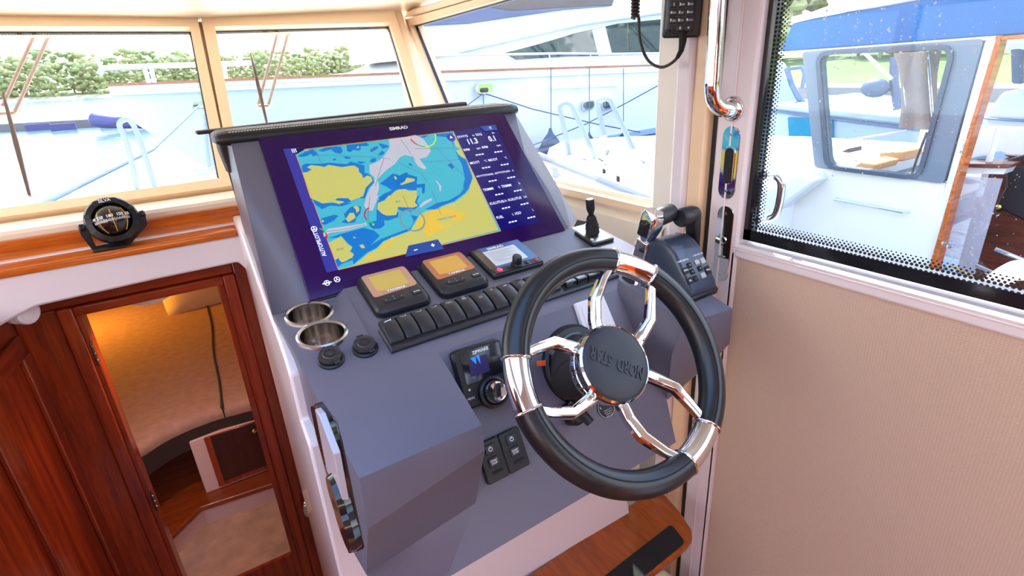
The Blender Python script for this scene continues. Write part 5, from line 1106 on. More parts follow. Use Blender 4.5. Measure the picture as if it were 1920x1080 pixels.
for i in range(320): spot(rnd.uniform(1470, 1915), rnd.uniform(5, 540), abs(rnd.gauss(.0003, .00022))+.00022)
for i in range(60): spot(rnd.gauss(1625, 45), rnd.gauss(285, 32), abs(rnd.gauss(.0006, .0004))+.0003)
for x, y, r in ((1662, 55, .0026), (1825, 97, .003), (1703, 70, .002), (1628, 45, .0017), (1606, 76, .002), (1534, 190, .0022), (1612, 72, .0017), (1750, 5, .002), (1781, 96, .0018), (1587, 28, .0016), (1805, 130, .0016)): spot(x, y, r)
o = obj('water_drops', mb, mat('sunlit white water drops', (.85, .88, .92), .6), w4, ang=0); o['kind'] = 'stuff'
# outer pull handle seen through the glass
hc = xp(1432, 375); mb = MB(FX); mb.tube(smooth_path([(hc[0]+.014, hc[1]-.05, .012), (hc[0]+.004, hc[1]-.047, .03), (hc[0]-.010, hc[1]-.03, .036), (hc[0]-.012, hc[1]+.03, .036), (hc[0]+.002, hc[1]+.047, .03), (hc[0]+.012, hc[1]+.05, .012)], 6), .009, 12); tag(obj('outside_handle', mb, M['chrome'], loc=center(mb)), 'dark chrome pull seen through the lower corner of the door glass', 'handle')
# roof edge over the door and the quarter window
mb = MB(); mb.box(XS-.03, XS+.03, -1.6, 2.5, 1.832, 1.858); struct('trim_6', mb, M['frame_cream'], 'cream roof edge above the quarter window', 'trim', bevel=.006)
# chrome grab rail
gr = thing('grab_rail', 'thick polished chrome grab rail beside the sliding door', 'grab rail', hX(1360, 205, XS-.03))
gx = XS-.085; t0, t1 = hX(1349, -60, gx), hX(1336, 165, gx); cb_ = hX(1375, 204, XS-.03)
mb = MB(); pth = smooth_path([t0, t0.lerp(t1, .5), t0.lerp(t1, .85), t1, hX(1340, 190, gx+.008), hX(1352, 203, gx+.022), hX(1368, 206, XS-.045), cb_], 6); mb.tube(pth, .0165, 18); obj('tube', mb, M['chrome'], gr, ang=60)
mb = MB(frame(cb_, (0, 1, 0), (0, 0, 1)) @ Matrix.Rotation(pi, 4, 'Y')); mb.lathe([(.026, -.004), (.026, .004), (.023, .008), (.018, .010), (.018, .016), (0, .016)], 28); obj('flange', mb, M['chrome'], gr, ang=40)
# latch plates on the door stile
def latch(xy0, xy1, lab, kind):
    a, b = xp(*xy0, XS-.03), xp(*xy1, XS-.03); cy, cz = (a[0]+b[0])/2, (a[1]+b[1])/2; h = abs(a[1]-b[1]); FL_ = Matrix(((0, 0, -1, XS-.030), (-1, 0, 0, cy), (0, 1, 0, cz), (0, 0, 0, 1)))
    t = thing('latch_plate', lab, 'latch', (XS-.03, cy, cz-h/2)); mb = MB(FL_); mb.rbox(0, 0, .043, h, .021, 0, .003, .001, 8); obj('plate', mb, M['chrome'], t)
    for s_ in (-1, 1):
        mb = MB(FL_ @ Matrix.Translation((0, s_*(h/2-.018), .003))); mb.lathe([(.0035, 0), (.003, .001), (0, .001)], 12); obj('screw', mb, M['steel'], t)
    if kind:
        mb = MB(FL_); mb.rbox(.001, -.004, .028, h*.52, .0138, .003, .0046, .001, 8); obj('pull_rim', mb, M['chrome'], t); mb = MB(FL_); mb.rbox(.001, -.004, .022, h*.47, .0108, .004, .0050, 0, 8); obj('finger_recess', mb, M['rubber'], t)
    else:
        mb = MB(FL_ @ Matrix.Translation((.001, h*.06, .003))); mb.lathe([(.0085, 0), (.008, .002), (.006, .003), (0, .003)], 20); obj('lock_barrel', mb, M['chrome'], t)
        mb = MB(FL_); mb.rbox(0, -h*.16, .016, .005, .001, .003, .006); obj('thumb_turn', mb, M['satin'], t)
latch((1378, 236), (1358, 372), 'chrome latch plate with a dark finger pull, the upper one', True); latch((1365, 386), (1348, 526), 'chrome latch plate with a lock barrel, the lower one', False)
# small cream kick box at the foot of the jamb
kb = hX(1285, 1075, .99); mb = MB(); mb.box(.80, .92, .66, .78, 0, .25); struct('trim_7', mb, M['cream_gel'], 'cream kick box at the foot of the door jamb', 'trim', bevel=.02)
# ------------------------------------------------------------------ radio handset with its coiled cord
HXP = XS-.10
hs = thing('radio_handset', 'black radio handset with a numbered keypad hanging by the grab rail', 'radio handset', hX(1290, 62, HXP))
hn = (EYE-hX(1285, 20, HXP)); hn.z = 0; hn = (hn.normalized()+V((-.2, -.35, 0))).normalized(); hu = V((0, 0, 1)); hxv = hu.cross(hn).normalized()
HF = frame(hX(1281, 20, HXP), hxv, hu) @ Matrix.Rotation(RAD(-2), 4, 'Z')
def hq(x, y): return on(HF, x, y)
w_ = hq(1304, 20)[0]-hq(1251, 20)[0]; xl_ = hq(1251, 20)[0]; zb2 = hq(1280, 60)[1]
mb = MB(HF); mb.rbox(xl_+w_/2, zb2+.075, w_, .15, .008, -.030, 0, .004); obj('body', mb, M['charcoal'], hs)
mb = MB(HF); mb.rbox(xl_+w_/2+.006, zb2+.068, w_+.020, .155, .006, -.052, -.024, .004); obj('cradle', mb, M['black'], hs)
kw, kh = w_*.25, w_*.22; labs = [['1', '2ABC', '3DEF'], ['4GHI', '5JKL', '6MNO'], ['7PQRS', '8TUV', '9WXYZ'], ['', '0', '<']]
ky0 = hq(1262, 10)[1]
for r in range(4):
    for c in range(3):
        x = xl_+w_*(.22+.29*c); y = hq(1280, 8)[1]-r*w_*.262
        if r == 3 and c == 0:
            for q_ in range(3):
                mb = MB(HF); mb.prism([(x-.006+q_*.004, y-.006), (x-.004+q_*.004, y-.006), (x+.001+q_*.004, y+.006), (x-.001+q_*.004, y+.006)], 0, .0004); obj('grille_slot', mb, M['rubber'], hs)
            continue
        mb = MB(HF); mb.rbox(x, y, kw, kh, .002, 0, .003, .001); kk = obj('key', mb, M['black'], hs)
        s_ = labs[r][c]; text(s_[0], HF, x-(kw*.28 if len(s_) > 1 else 0), y, kh*.42, M['white_print'], kk, align='CENTER', z=.0033, bold=.05)
        if len(s_) > 1: text(s_[1:], HF, x+kw*.12, y-.0006, kh*.26, M['white_print'], kk, align='CENTER', z=.0033)
rb0 = HF @ V((hq(1282, 62)[0], zb2+.004, -.016)); 
cd_ = [hX(x, y, HXP-.004) for x, y in ((1282, 62), (1280, 78), (1277, 95), (1270, 108), (1258, 119), (1242, 126), (1226, 122), (1213, 110), (1204, 90), (1199, 65), (1198, 38), (1197, 32))]
mb = MB(); mb.tube([rb0+V((0, 0, .004)), cd_[1], cd_[2], cd_[3]], [.0085, .0075, .0055, .0042], 12); obj('strain_relief', mb, M['rubber'], hs)
mb = MB(); mb.tube(smooth_path(cd_[2:], 5), .0033, 10); crd = obj('cord', mb, mat('brown-black cord', (.030, .024, .024), .5), hs, ang=60)
a = hX(1191, 34, HXP-.004); b = hX(1193, -60, HXP-.004); mb = MB(); n = 14; ax = (b-a).normalized(); e1 = ax.orthogonal().normalized(); e2 = ax.cross(e1); L_ = (b-a).length
mb.tube([a+ax*(L_*i/(n*10))+e1*(.0072*cos(2*pi*i/10))+e2*(.0072*sin(2*pi*i/10)) for i in range(n*10+1)], .0032, 8); obj('coil', mb, bpy.data.materials['brown-black cord'], hs, ang=60)
# ------------------------------------------------------------------ outside: water, shores, trees
WZ = -.70
wm = mat('harbour water', (.12, .22, .30), .12, spec=.5); nt = wm.node_tree; b_ = nt.nodes['Principled BSDF']; tc = nt.nodes.new('ShaderNodeTexCoord'); nz = nt.nodes.new('ShaderNodeTexNoise'); nz.inputs['Scale'].default_value = 1.6; nz.inputs['Detail'].default_value = 5
nt.links.new(tc.outputs['Object'], nz.inputs['Vector']); bp = nt.nodes.new('ShaderNodeBump'); bp.inputs['Strength'].default_value = .55; bp.inputs['Distance'].default_value = .12; nt.links.new(nz.outputs['Fac'], bp.inputs['Height']); nt.links.new(bp.outputs[0], b_.inputs['Normal'])
mb = MB(); mb.poly([(-600, -250, WZ), (600, -250, WZ), (600, 900, WZ), (-600, 900, WZ)]); o = struct('water', mb, wm, 'bright harbour water all around the boats', 'water'); 
hull_w = mat('white hull gelcoat', (.82, .82, .84), .22, coat=.3)
yacht_w = mat('yacht gelcoat with a cool cast', (.80, .80, .80), .3, coat=.3)
hull_c = mat('ivory boat gelcoat', (.86, .84, .78), .3, coat=.2)
rope_m = mat('dark blue rope', (.06, .10, .18), .7); ss = M['chrome']
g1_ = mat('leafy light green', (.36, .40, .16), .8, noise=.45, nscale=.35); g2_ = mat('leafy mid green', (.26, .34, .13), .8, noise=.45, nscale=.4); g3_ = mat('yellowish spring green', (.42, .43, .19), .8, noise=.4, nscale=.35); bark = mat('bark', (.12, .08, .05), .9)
def crown_mesh(seed, conif, m):
    r = random.Random(seed); mb = MB()
    if conif:
        for k in range(9):
            z = .12+k*.098; rad = .27*(1-k/9.4)
            mb.loft([[(rad*(1+r.uniform(-.25, .25))*cos(2*pi*j/9), rad*(1+r.uniform(-.25, .25))*sin(2*pi*j/9), z-.03) for j in range(9)], [(rad*.3*cos(2*pi*j/9), rad*.3*sin(2*pi*j/9), z+.13) for j in range(9)]])
    else:
        for k in range(70):
            a, h = r.uniform(0, 2*pi), r.uniform(.06, .95); w = .33*sqrt(max(.05, 1-((h-.45)/.55)**2)); q = sqrt(r.uniform(.1, 1))*w
            mb.ball(V((q*cos(a), q*sin(a), h)), r.uniform(.045, .085), 6, r.uniform(.8, 1.3), r.uniform(.8, 1.3), r.uniform(.6, 1.0))
    mb.tube([(0, 0, -.02), (0, 0, .35)], [.022, .012], 6)
    me = mesh('tree', mb, m, V((0, 0, 0)), 0); return me
g4_ = mat('bush green', (.06, .11, .02), .8, noise=.5, nscale=.8); g5_ = mat('olive green', (.10, .13, .03), .8, noise=.5, nscale=.8)
kinds = [crown_mesh(1, False, g1_), crown_mesh(2, False, g2_), crown_mesh(3, False, g3_), crown_mesh(4, False, g1_), crown_mesh(5, True, g2_), crown_mesh(6, False, g4_), crown_mesh(7, False, g5_)]
def tree(x, y, z, h, kind, lab, grp, sx=1.0):
    o = bpy.data.objects.new('tree', kinds[kind]); COL.objects.link(o); o.location = (x, y, z); o.scale = (h*sx, h*sx, h); o.rotation_euler.z = random.uniform(0, 6); return tag(o, lab, 'tree', grp)
mb = MB(); sh = []
for i in range(25):
    x = -260+i*20; sh.append([(x, 352+6*sin(i*1.7), WZ-.1), (x, 362+5*sin(i*2.3), .6), (x, 420, 4), (x, 520, 9)])
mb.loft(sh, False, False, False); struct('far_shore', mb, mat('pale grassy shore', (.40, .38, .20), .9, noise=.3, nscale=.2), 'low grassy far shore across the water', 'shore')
rt = random.Random(5)
for i in range(78):
    x = -225+i*4.6+rt.uniform(-2, 2); row = i % 2; y = 372+row*16+rt.uniform(-4, 6)
    tree(x, y, 1.0+row*1.5, (17 if x < -20 else 15)+rt.uniform(-3.5, 4)+row*3, rt.choice((0, 0, 2, 2, 3, 1)), 'pale green leafy tree in the wood on the far shore', 'trees on the far shore', 1.1)
# starboard land: quay wall, lawn, bushes
mb = MB(); mb.loft([[(22, -30, WZ-.3), (22, -30, -.12), (24, -30, -.10), (27, -30, .10), (60, -30, 2.2), (110, -30, 5)], [(30, 40, WZ-.3), (30, 40, -.12), (32, 40, -.10), (35, 40, .10), (68, 40, 2.2), (118, 40, 5)]], False, False, False)
lawn = mat('spring lawn', (.12, .20, .03), .9, noise=.25, nscale=.3); struct('lawn', mb, lawn, 'green lawn rising behind the moored boats to starboard', 'lawn')
mb = MB(); mb.hexa([(21.2, -30, WZ-.3), (22.4, -30, WZ-.3), (30.4, 40, WZ-.3), (29.2, 40, WZ-.3)], [(21.2, -30, .02), (24.4, -30, .02), (32.4, 40, .02), (29.2, 40, .02)]); struct('quay', mb, mat('pale quay stone', (.32, .28, .25), .8, noise=.15, nscale=1.5), 'pale stone quay below the lawn', 'quay')
for i in range(34):
    y = -14+i*1.55+rt.uniform(-.6, .6); x = 48+.11*y+rt.uniform(-8, 14)
    tree(x, y, .9+(x-44)*.06, rt.uniform(4.5, 8.5), rt.choice((5, 5, 6, 6, 2)), 'leafy tree on the bank behind the moored boats', 'trees on the starboard bank', 1.15)
for i in range(26):
    tree(-30+i*7+rt.uniform(-2, 2), -95+rt.uniform(-8, 8), .5, rt.uniform(11, 16), rt.choice((5, 6, 5, 1)), 'leafy tree on the shore astern', 'trees on the shore astern', 1.15)
mb = MB(); mb.loft([[(-80, -84, WZ-.1), (-80, -88, .5), (-80, -120, 3)], [(240, -84, WZ-.1), (240, -88, .5), (240, -120, 3)]], False, False, False); struct('astern_shore', mb, lawn, 'grassy shore astern of the boat', 'shore')
# ------------------------------------------------------------------ big white motor yacht ahead
yo = hZ(1020, 292, WZ); yd = V((.99071, .13600, 0)); yn = V((-.136, .99071, 0))
def yp(x, y, off=0): return hit(x, y, yo+yn*off, yn)
bow = yp(203, 165, 2.3); S0 = (bow-yo).dot(yd); YB_ = V((yo.x, yo.y, 0))+yd*S0
YF = Matrix((yd, yn, V((0, 0, 1)))).transposed().to_4x4(); YF.translation = YB_       # x aft along the side, y away, z up
YT = thing('motor_yacht', 'long white motor yacht with a swept dark window and teak toe rail', 'yacht', YB_+yd*9+yn*2.3+V((0, 0, WZ)))
def Yl(x, y, off=0): return YF.inverted() @ yp(x, y, off)
sheer = lambda s: 1.70-.016*s-.0002*s*s
def hb(s): t = min(1, s/7.0); return 2.3*(1-(1-t)**2.1)
def wbm(s): t = min(1, max(0, (s-2.3)/8.5)); return 2.12*(1-(1-t)**2.0)
mb = MB(YF); rings = []
for s in (0, .35, .8, 1.5, 2.3, 3.2, 4.2, 5.5, 7, 9, 12, 15, 19):
    kz = WZ-.3 if s > 2.3 else WZ-.3+(sheer(0)-WZ+.2)*(1-s/2.3)**1.0*.86
    h_, w_ = hb(s), wbm(s); zs = sheer(s)
    rings.append([(s, 2.3-w_*.9, kz), (s, 2.3-w_-(h_-w_)*.25, kz+(zs-kz)*.35), (s, 2.3-w_-(h_-w_)*.62, kz+(zs-kz)*.7), (s, 2.3-h_, zs), (s, 2.3+h_, zs), (s, 2.3+w_+(h_-w_)*.62, kz+(zs-kz)*.7), (s, 2.3+w_*.9, kz)])
mb.loft(rings); obj('hull', mb, yacht_w, YT, ang=40)
mb = MB(YF); st_ = (0, .35, .8, 1.5, 2.3, 3.2, 4.2, 5.5, 7, 9, 12, 15, 19)
mb.loft([[(s, 2.3-hb(s)-.03, sheer(s)-.0), (s, 2.3-hb(s)-.03, sheer(s)+.05), (s, 2.3-hb(s)+.07, sheer(s)+.05), (s, 2.3-hb(s)+.07, sheer(s))] for s in st_]); obj('toe_rail', mb, wood('pale teak rail', lin(150, 84, 50), lin(190, 120, 80), (.3, 5, 5), 1, .4, .1), YT)
mb = MB(YF); mb.loft([[(s, 2.3-hb(s)-.045, sheer(s)-.17), (s, 2.3-hb(s)-.045, sheer(s)-.10), (s, 2.3-hb(s)+.02, sheer(s)-.09), (s, 2.3-hb(s)+.02, sheer(s)-.18)] for s in st_]); obj('rubbing_strake', mb, yacht_w, YT)
mb = MB(YF); mb.loft([[(s, 2.3-wbm(s)*.985-.03, WZ+.02), (s, 2.3-wbm(s)-.045, WZ+.20), (s, 2.3-wbm(s)+.05, WZ+.20), (s, 2.3-wbm(s)*.985+.05, WZ+.02)] for s in st_[5:]]); obj('boot_stripe', mb, mat('pale blue boot stripe', (.35, .48, .62), .3), YT)
# rails
rl = [yp(x, y, .12) for x, y in ((790, 105), (850, 103), (950, 102), (1050, 100), (1150, 101), (1275, 99))]; mb = MB(); mb.tube(rl, .03, 8); obj('guard_rail', mb, M['white_gel'], YT)
for x, y0, y1 in ((856, 103, 135), (947, 102, 132), (1030, 100, 130), (1107, 100, 128), (1168, 100, 126), (1225, 99, 124)): 
    mb = MB(); mb.tube([yp(x, y0, .12), yp(x+1, y1, .12)], .022, 6); obj('stanchion', mb, M['white_gel'], YT)
pr_ = [yp(x, y, 1.6) for x, y in ((186, 140), (194, 128), (290, 124), (380, 121), (470, 118))]; mb = MB(); mb.tube(pr_, .05, 8); obj('bow_rail', mb, M['white_gel'], YT)
for x0, y0, x1, y1 in ((271, 126, 279, 156), (283, 126, 290, 155), (420, 120, 424, 150)): mb = MB(); mb.tube([yp(x0, y0, 1.6), yp(x1, y1, 1.6)], .04, 6); obj('stanchion', mb, M['white_gel'], YT)
mb = MB(); mb.tube([yp(172, 68, 2.0), yp(180, 100, 2.0), yp(192, 138, 2.0)], .03, 6); obj('jackstaff', mb, M['white_gel'], YT)
# coach roof and superstructure
def slab(name, pix, off, depth, m, bevel=.0): 
    m = yacht_w if m is hull_w else m
    a = [yp(x, y, off) for x, y in pix]; mb = MB(); mb.loft([a, [p+yn*depth for p in a]]); return obj(name, mb, m, YT, bevel=bevel)
slab('superstructure', [(640, 142), (760, 128), (800, 110), (880, 92), (960, 70), (1060, 44), (1160, 22), (1290, 4), (1420, -8), (1420, 126), (1000, 130)], .62, 3.2, hull_w, .06)
slab('upper_deck', [(770, 112), (776, 60), (800, 42), (900, 18), (1010, -30), (1330, -70), (1330, 12), (1100, 46), (980, 72), (860, 100)], .42, 3.4, hull_w, .05)
wgl = mat('dark tinted yacht glass', (.02, .05, .06), .03, spec=.9, coat=1.0)
slab('side_window', [(948, 99), (1005, 84), (1080, 62), (1160, 44), (1240, 36), (1330, 30), (1330, 98), (1180, 103), (1060, 106), (968, 112)], .58, .05, wgl, .01)
slab('window_post', [(1110, 56), (1135, 50), (1148, 103), (1122, 104)], .575, .04, hull_w); slab('window_post', [(1176, 43), (1179, 42), (1181, 103), (1178, 103)], .575, .04, M['chrome'])
slab('windscreen', [(752, 48), (860, 14), (950, -25), (1150, -40), (1148, 11), (1060, 18), (960, 32), (880, 44), (800, 48)], .36, .06, mat('smoked blue windscreen', (.05, .09, .22), .08, coat=.6), .01)
slab('windscreen_brow', [(905, 12), (960, -10), (1160, -22), (1148, 9), (1060, 14), (960, 20)], .345, .05, mat('brown visor', (.12, .09, .09), .3), .01)
slab('coach_line', [(1035, 161), (1140, 159), (1160, 157), (1160, 161), (1035, 166)], -.05, .03, hull_w)
# hawse plates, portholes, lines, fenders
def plate(cx, cy, w, h, m, name, off=-.04):
    c = yp(cx, cy, off); mb = MB(frame(c, yd, (0, 0, 1)) @ Matrix.Rotation(0, 4, 'Z')); k_ = (c-EYE).length/FPX; mb.rbox(0, 0, w*k_, h*k_, h*k_*.45, -.05, .04, .015, 5); return obj(name, mb, m, YT)
for x, y in ((908, 167), (1245, 148)): 
    p_ = plate(x, y, 36 if x < 1000 else 20, 20 if x < 1000 else 17, M['chrome'], 'hawse_plate'); q_ = plate(x, y+2, 16 if x < 1000 else 10, 8, M['black'], 'hawse_hole', -.085)
for x, y in ((1104, 197), (1140, 196)): plate(x, y, 27, 17, M['chrome'], 'porthole_rim'); plate(x, y, 22, 13, wgl, 'porthole', -.085)
plate(376, 196, 26, 12, M['chrome'], 'hawse_plate', .6)
def line(name, pts, r, m, lab, grp=None):
    mb = MB(); mb.tube(pts, r, 6); return tag(obj(name, mb, m, loc=center(mb), ang=60), lab, 'rope', grp)
line('mooring_line', [yp(911, 176, -.15), yp(1000, 205, -.5), yp(1120, 233, -.8), yp(1200, 248, -.9)], .016, rope_m, 'dark mooring line running down right from the left hawse plate of the yacht')
line('mooring_line', [yp(1242, 156, -.15), yp(1180, 190, -.3), yp(1100, 232, -.5), yp(1000, 272, -.6), yp(960, 288, -.6)], .018, rope_m, 'dark mooring line running down left from the right hawse plate of the yacht')
line('mooring_line', [yp(905, 176, -.12), yp(873, 200, -.3), yp(845, 222, -.4)], .014, rope_m, 'short mooring line slanting down behind the screen hood from the yacht')
line('mooring_line', [yp(906, 176, -.12), yp(907, 210, -.2)], .012, rope_m, 'mooring line hanging straight down below the left hawse plate')
line('mooring_line', [yp(1248, 156, -.12), yp(1290, 180, -.2)], .014, rope_m, 'mooring line running right from the right hawse plate of the yacht')
line('mooring_line', [yp(375, 197, .5), hZ(200, 316, .95).lerp(yp(375, 197, .5), .3)+V((0, 0, -.12)), hZ(70, 386, .98)], .019, rope_m, 'dark mooring line crossing the port windscreen pane from the yacht bow')
fend = mat('navy fender canvas', (.03, .06, .12), .7)
for x, yt, yb_, hw_, lab in ((1033, 240, 287, 31, 'large navy cone shaped fender nearest the screen hood'), (1105, 248, 261, 8, 'small navy cone shaped fender in the middle'), (1169, 246, 257, 9, 'small navy cone shaped fender at the right')):
    top_, bot_ = yp(x, yt, -.3), yp(x, yb_, -.3); k_ = (bot_-EYE).length/FPX; t = thing('fender', lab, 'fender', bot_, 'cone fenders hanging along the yacht'); R_ = hw_*k_
    mb = MB(Matrix.Translation(bot_)); H_ = top_.z-bot_.z; mb.lathe([(0, 0), (R_*.8, 0), (R_*.78, .05), (R_*.45, H_*.55), (R_*.16, H_*.8), (.03, H_)], 18); obj('cone', mb, fend, t)
    mb = MB(); mb.tube([top_-V((0, 0, .05)), yp(x, 128, -.05)], .013, 6); obj('lanyard', mb, rope_m, t)
# grey pontoon between the boats, far jetty, dinghy
a, b, c, d = [hZ(x, y, -.42) for x, y in ((985, 302), (1330, 238), (1330, 262), (985, 345))]; mb = MB(); mb.hexa([V((p.x, p.y, WZ-.1)) for p in (a, b, c, d)], [a, b, c, d]); tag(obj('pontoon', mb, mat('wet grey pontoon', (.20, .26, .32), .6, noise=.2, nscale=2), loc=center(mb)), 'grey floating pontoon between the yacht and the small white boat', 'pontoon')
jt_ = thing('jetty', 'long grey floating jetty beyond the port windscreen pane', 'jetty', hZ(100, 246, WZ)); a, b = hZ(-260, 262, WZ), hZ(226, 236, WZ); d_ = (b-a).normalized(); n_ = V((-d_.y, d_.x, 0)); 
mb = MB(); mb.hexa([a, b, b+n_*2.6, a+n_*2.6], [p+V((0, 0, .55)) for p in (a, b, b+n_*2.6, a+n_*2.6)]); obj('deck', mb, mat('grey jetty planks', (.13, .125, .13), .8, noise=.15, nscale=1), jt_)
for x in (75, 122, 212): 
    p = hZ(x, 246 if x < 200 else 240, WZ)+V((0, 0, .12)); mb = MB(); mb.box(p.x-.7, p.x+.7, p.y-.25, p.y+.1, WZ+.05, WZ+.5); obj('fender_pad', mb, mat('blue violet pad', (.04, .05, .17), .6) if x == 75 else bpy.data.materials['blue violet pad'], jt_)
dc = hZ(262, 242, WZ); k_ = (dc-EYE).length/FPX; dh = thing('dinghy', 'small inflatable dinghy with a navy tube and white cover under the yacht bow', 'dinghy', dc)
DF = frame(dc, (.97, .2, 0), (-.2, .97, 0)); l_ = 110*k_
mb = MB(DF); r0 = l_*.085; mb.tube(smooth_path([(-l_*.52, .0, r0*2.1), (-l_*.3, -.35, r0*1.5), (l_*.1, -.45, r0), (l_*.5, -.45, r0*.8)], 5), [r0*.5]+[r0*1.05]*4+[r0]*10+[r0*.5], 12); obj('tube', mb, mat('navy inflatable tube', (.07, .07, .22), .45), dh, ang=60)
mb = MB(DF); mb.loft([[(x, -.5, z0), (x, -.2, z1), (x, .6, z1), (x, .9, z0)] for x, z0, z1 in ((-l_*.15, .2, l_*.30), (0, .2, l_*.34), (l_*.2, .2, l_*.24), (l_*.45, .15, l_*.10))]); obj('cover', mb, hull_w, dh, bevel=.05)
# ------------------------------------------------------------------ our own foredeck, pulpits, wipers
fd = thing('foredeck', 'white foredeck of the boat seen through the windscreen', 'deck', (-.25, 3.4, .9)); mb = MB()
mb.loft([[(-.25-w, y, z-.035), (-.25-w, y, z-.01), (-.25-w*.9, y, z), (-.25+w*.9, y, z), (-.25+w, y, z-.01), (-.25+w, y, z-.035)] for y, w, z in ((2.12, 1.35, 1.02), (3.2, 1.28, .99), (4.2, .95, .96), (4.9, .5, .95), (5.3, .1, .95))]); obj('deck', mb, hull_w, fd, ang=30)
rail_w = mat('bluish white coated tube', (.24, .29, .38), .3, coat=.3)
def hoop(pix, lab, z, r=.017):
    a, b = hZ(*pix[0], z), hZ(*pix[-1], z); Y_ = (a.y+b.y)/2; pts = [a]+[hY(x, y, Y_) for x, y in pix[1:-1]]+[b]; mb = MB(); mb.tube(smooth_path(pts, 5), r, 10); return tag(obj('pulpit_hoop', mb, rail_w, loc=center(mb), ang=60), lab, 'rail', 'white pulpit hoops')
hoop([(258, 354), (238, 270), (224, 236), (232, 225), (245, 228), (262, 262), (291, 352)], 'white pulpit hoop rail in the middle of the port pane', .955); hoop([(395, 330), (386, 270), (384, 225), (390, 214), (396, 226), (404, 270), (414, 325)], 'white pulpit hoop rail close to the mullion', .955)
wz = hZ(388, 338, .965); wd_ = thing('windlass', 'small white and grey anchor windlass on the foredeck', 'windlass', wz); mb = MB(); mb.box(wz.x-.07, wz.x+.08, wz.y-.05, wz.y+.05, wz.z, wz.z+.05); obj('base', mb, M['steel'], wd_, bevel=.01); mb = MB(frame(wz+V((0, 0, .06)), (0, 1, 0), (0, 0, 1))); mb.lathe([(0, -.07), (.035, -.07), (.02, 0), (.035, .07), (0, .07)], 16); obj('drum', mb, M['chrome'], wd_)
wpm = mat('brown wiper metal', (.16, .075, .05), .4, .2); wpl = mat('pale copper wiper arm', (.55, .36, .28), .4)
WO = WS.col[2].xyz; WO = WO if WO.y > 0 else -WO
def wsp(x, y, off=.035): return hit(x, y, WS.translation+WO*off, WO)
def wiper(blade, arms, foot, lab):
    t = thing('wiper', lab, 'wiper', wsp(*blade[1])); mb = MB(); mb.bar([wsp(*blade[0]), wsp((blade[0][0]+blade[1][0])/2, (blade[0][1]+blade[1][1])/2), wsp(*blade[1])], [.006, .013, .007], .012, WO); obj('blade', mb, wpm, t, bevel=.002)
    for a, b in arms:
        mb = MB(); mb.tube([wsp(*a, .05), wsp(*b, .05)], .0055, 8); obj('arm', mb, wpl, t)
        mb = MB(); mb.ball(wsp(*a, .05), .010, 8); obj('pivot', mb, wpm, t)
    mb = MB(); mb.tube([wsp(*p, .05) for p in foot], .006, 8); obj('arm_link', mb, wpl, t)
wiper(((6, 175), (56, 368)), (((64, 66), (4, 200)), ((92, 66), (27, 212))), ((-4, 214), (27, 212)), 'brown windscreen wiper with two copper arms at the left edge of the port pane')
wiper(((470, 100), (501, 234)), (((520, 62), (484, 196)), ((540, 62), (503, 197))), ((484, 199), (503, 199)), 'brown windscreen wiper with two copper arms in the middle pane')
# ------------------------------------------------------------------ small white boat just outside the quarter window
sb = thing('small_boat', 'small white boat with a cream bow locker seen through the quarter window', 'boat', (2.75, 3.0, WZ))
mb = MB(); rr_ = []
for y, xo_, z in ((1.9, 2.0, .86), (2.4, 2.05, .87), (2.9, 2.15, .89), (3.5, 2.42, .92), (3.9, 2.75, .95), (4.1, 3.05, .96)):
    xi = 5.2-(xo_-2.0)*2.0; rr_.append([(xo_+.25, y, WZ-.1), (xo_, y, z-.06), (xo_+.03, y, z), (xi, y, z), (xi+.03, y, z-.06), (xi-.2, y, WZ-.1)])
mb.loft(rr_); obj('hull', mb, hull_w, sb, ang=30)
lo = [hX(x, y, 2.5) for x, y in ((1165, 303), (1160, 372))]
mb = MB(); q0, q1, q2, q3 = hit(1158, 302, (2.55, 0, 0), (1, .25, 0)), hit(1300, 268, (2.55, 0, 0), (1, .25, 0)), hit(1300, 420, (2.55, 0, 0), (1, .25, 0)), hit(1152, 352, (2.55, 0, 0), (1, .25, 0))
mb.loft([[q0, q1, q2, q3], [p+V((.9, .22, 0)) for p in (q0, q1, q2, q3)]]); obj('locker', mb, hull_c, sb, bevel=.03, seg=3)
p = hit(1205, 302, (2.54, 0, 0), (1, .25, 0)); mb = MB(); mb.ball(p, .016, 8); obj('locker_catch', mb, M['chrome'], sb)
for pix in ([(1069, 300), (1058, 240), (1050, 204), (1056, 195), (1068, 194), (1080, 215), (1116, 296)], [(1140, 288), (1130, 240), (1121, 196), (1127, 187), (1141, 186), (1152, 204), (1188, 281)]):
    pts = [hX(x, y, 2.75+(.25 if pix[0][0] > 1100 else 0)) for x, y in pix]; mb = MB(); mb.tube(smooth_path(pts, 5), .020, 10); obj('ladder_hoop', mb, rail_w, sb, ang=60)
for x, y0, y1 in ((1064, 265, 302), (1130, 256, 282)): mb = MB(); mb.tube([hX(x, y0, 2.78), hX(x+6, y1, 2.78)], .03, 8); obj('hoop_clip', mb, M['white_pl'], sb)
for k, s_ in enumerate(([(1076, 300), (1092, 298), (1108, 302), (1085, 307), (1098, 312)], [(1075, 304), (1090, 309), (1110, 300), (1115, 296)], [(1122, 297), (1130, 302)])):
    mb = MB(); mb.tube(smooth_path([hX(x, y, 2.72) for x, y in s_], 4), .006, 6); obj('rope_tangle', mb, rope_m, sb)
ob = thing('side_rail', 'white rail of the own side deck running past the quarter window', 'rail', hX(1160, 350, 1.25)); pts = [hX(x, y, 1.22) for x, y in ((1010, 293), (1040, 305), (1090, 325), (1150, 348), (1205, 370), (1265, 398))]
mb = MB(); mb.tube(smooth_path(pts, 3), .017, 10); obj('tube', mb, rail_w, ob)
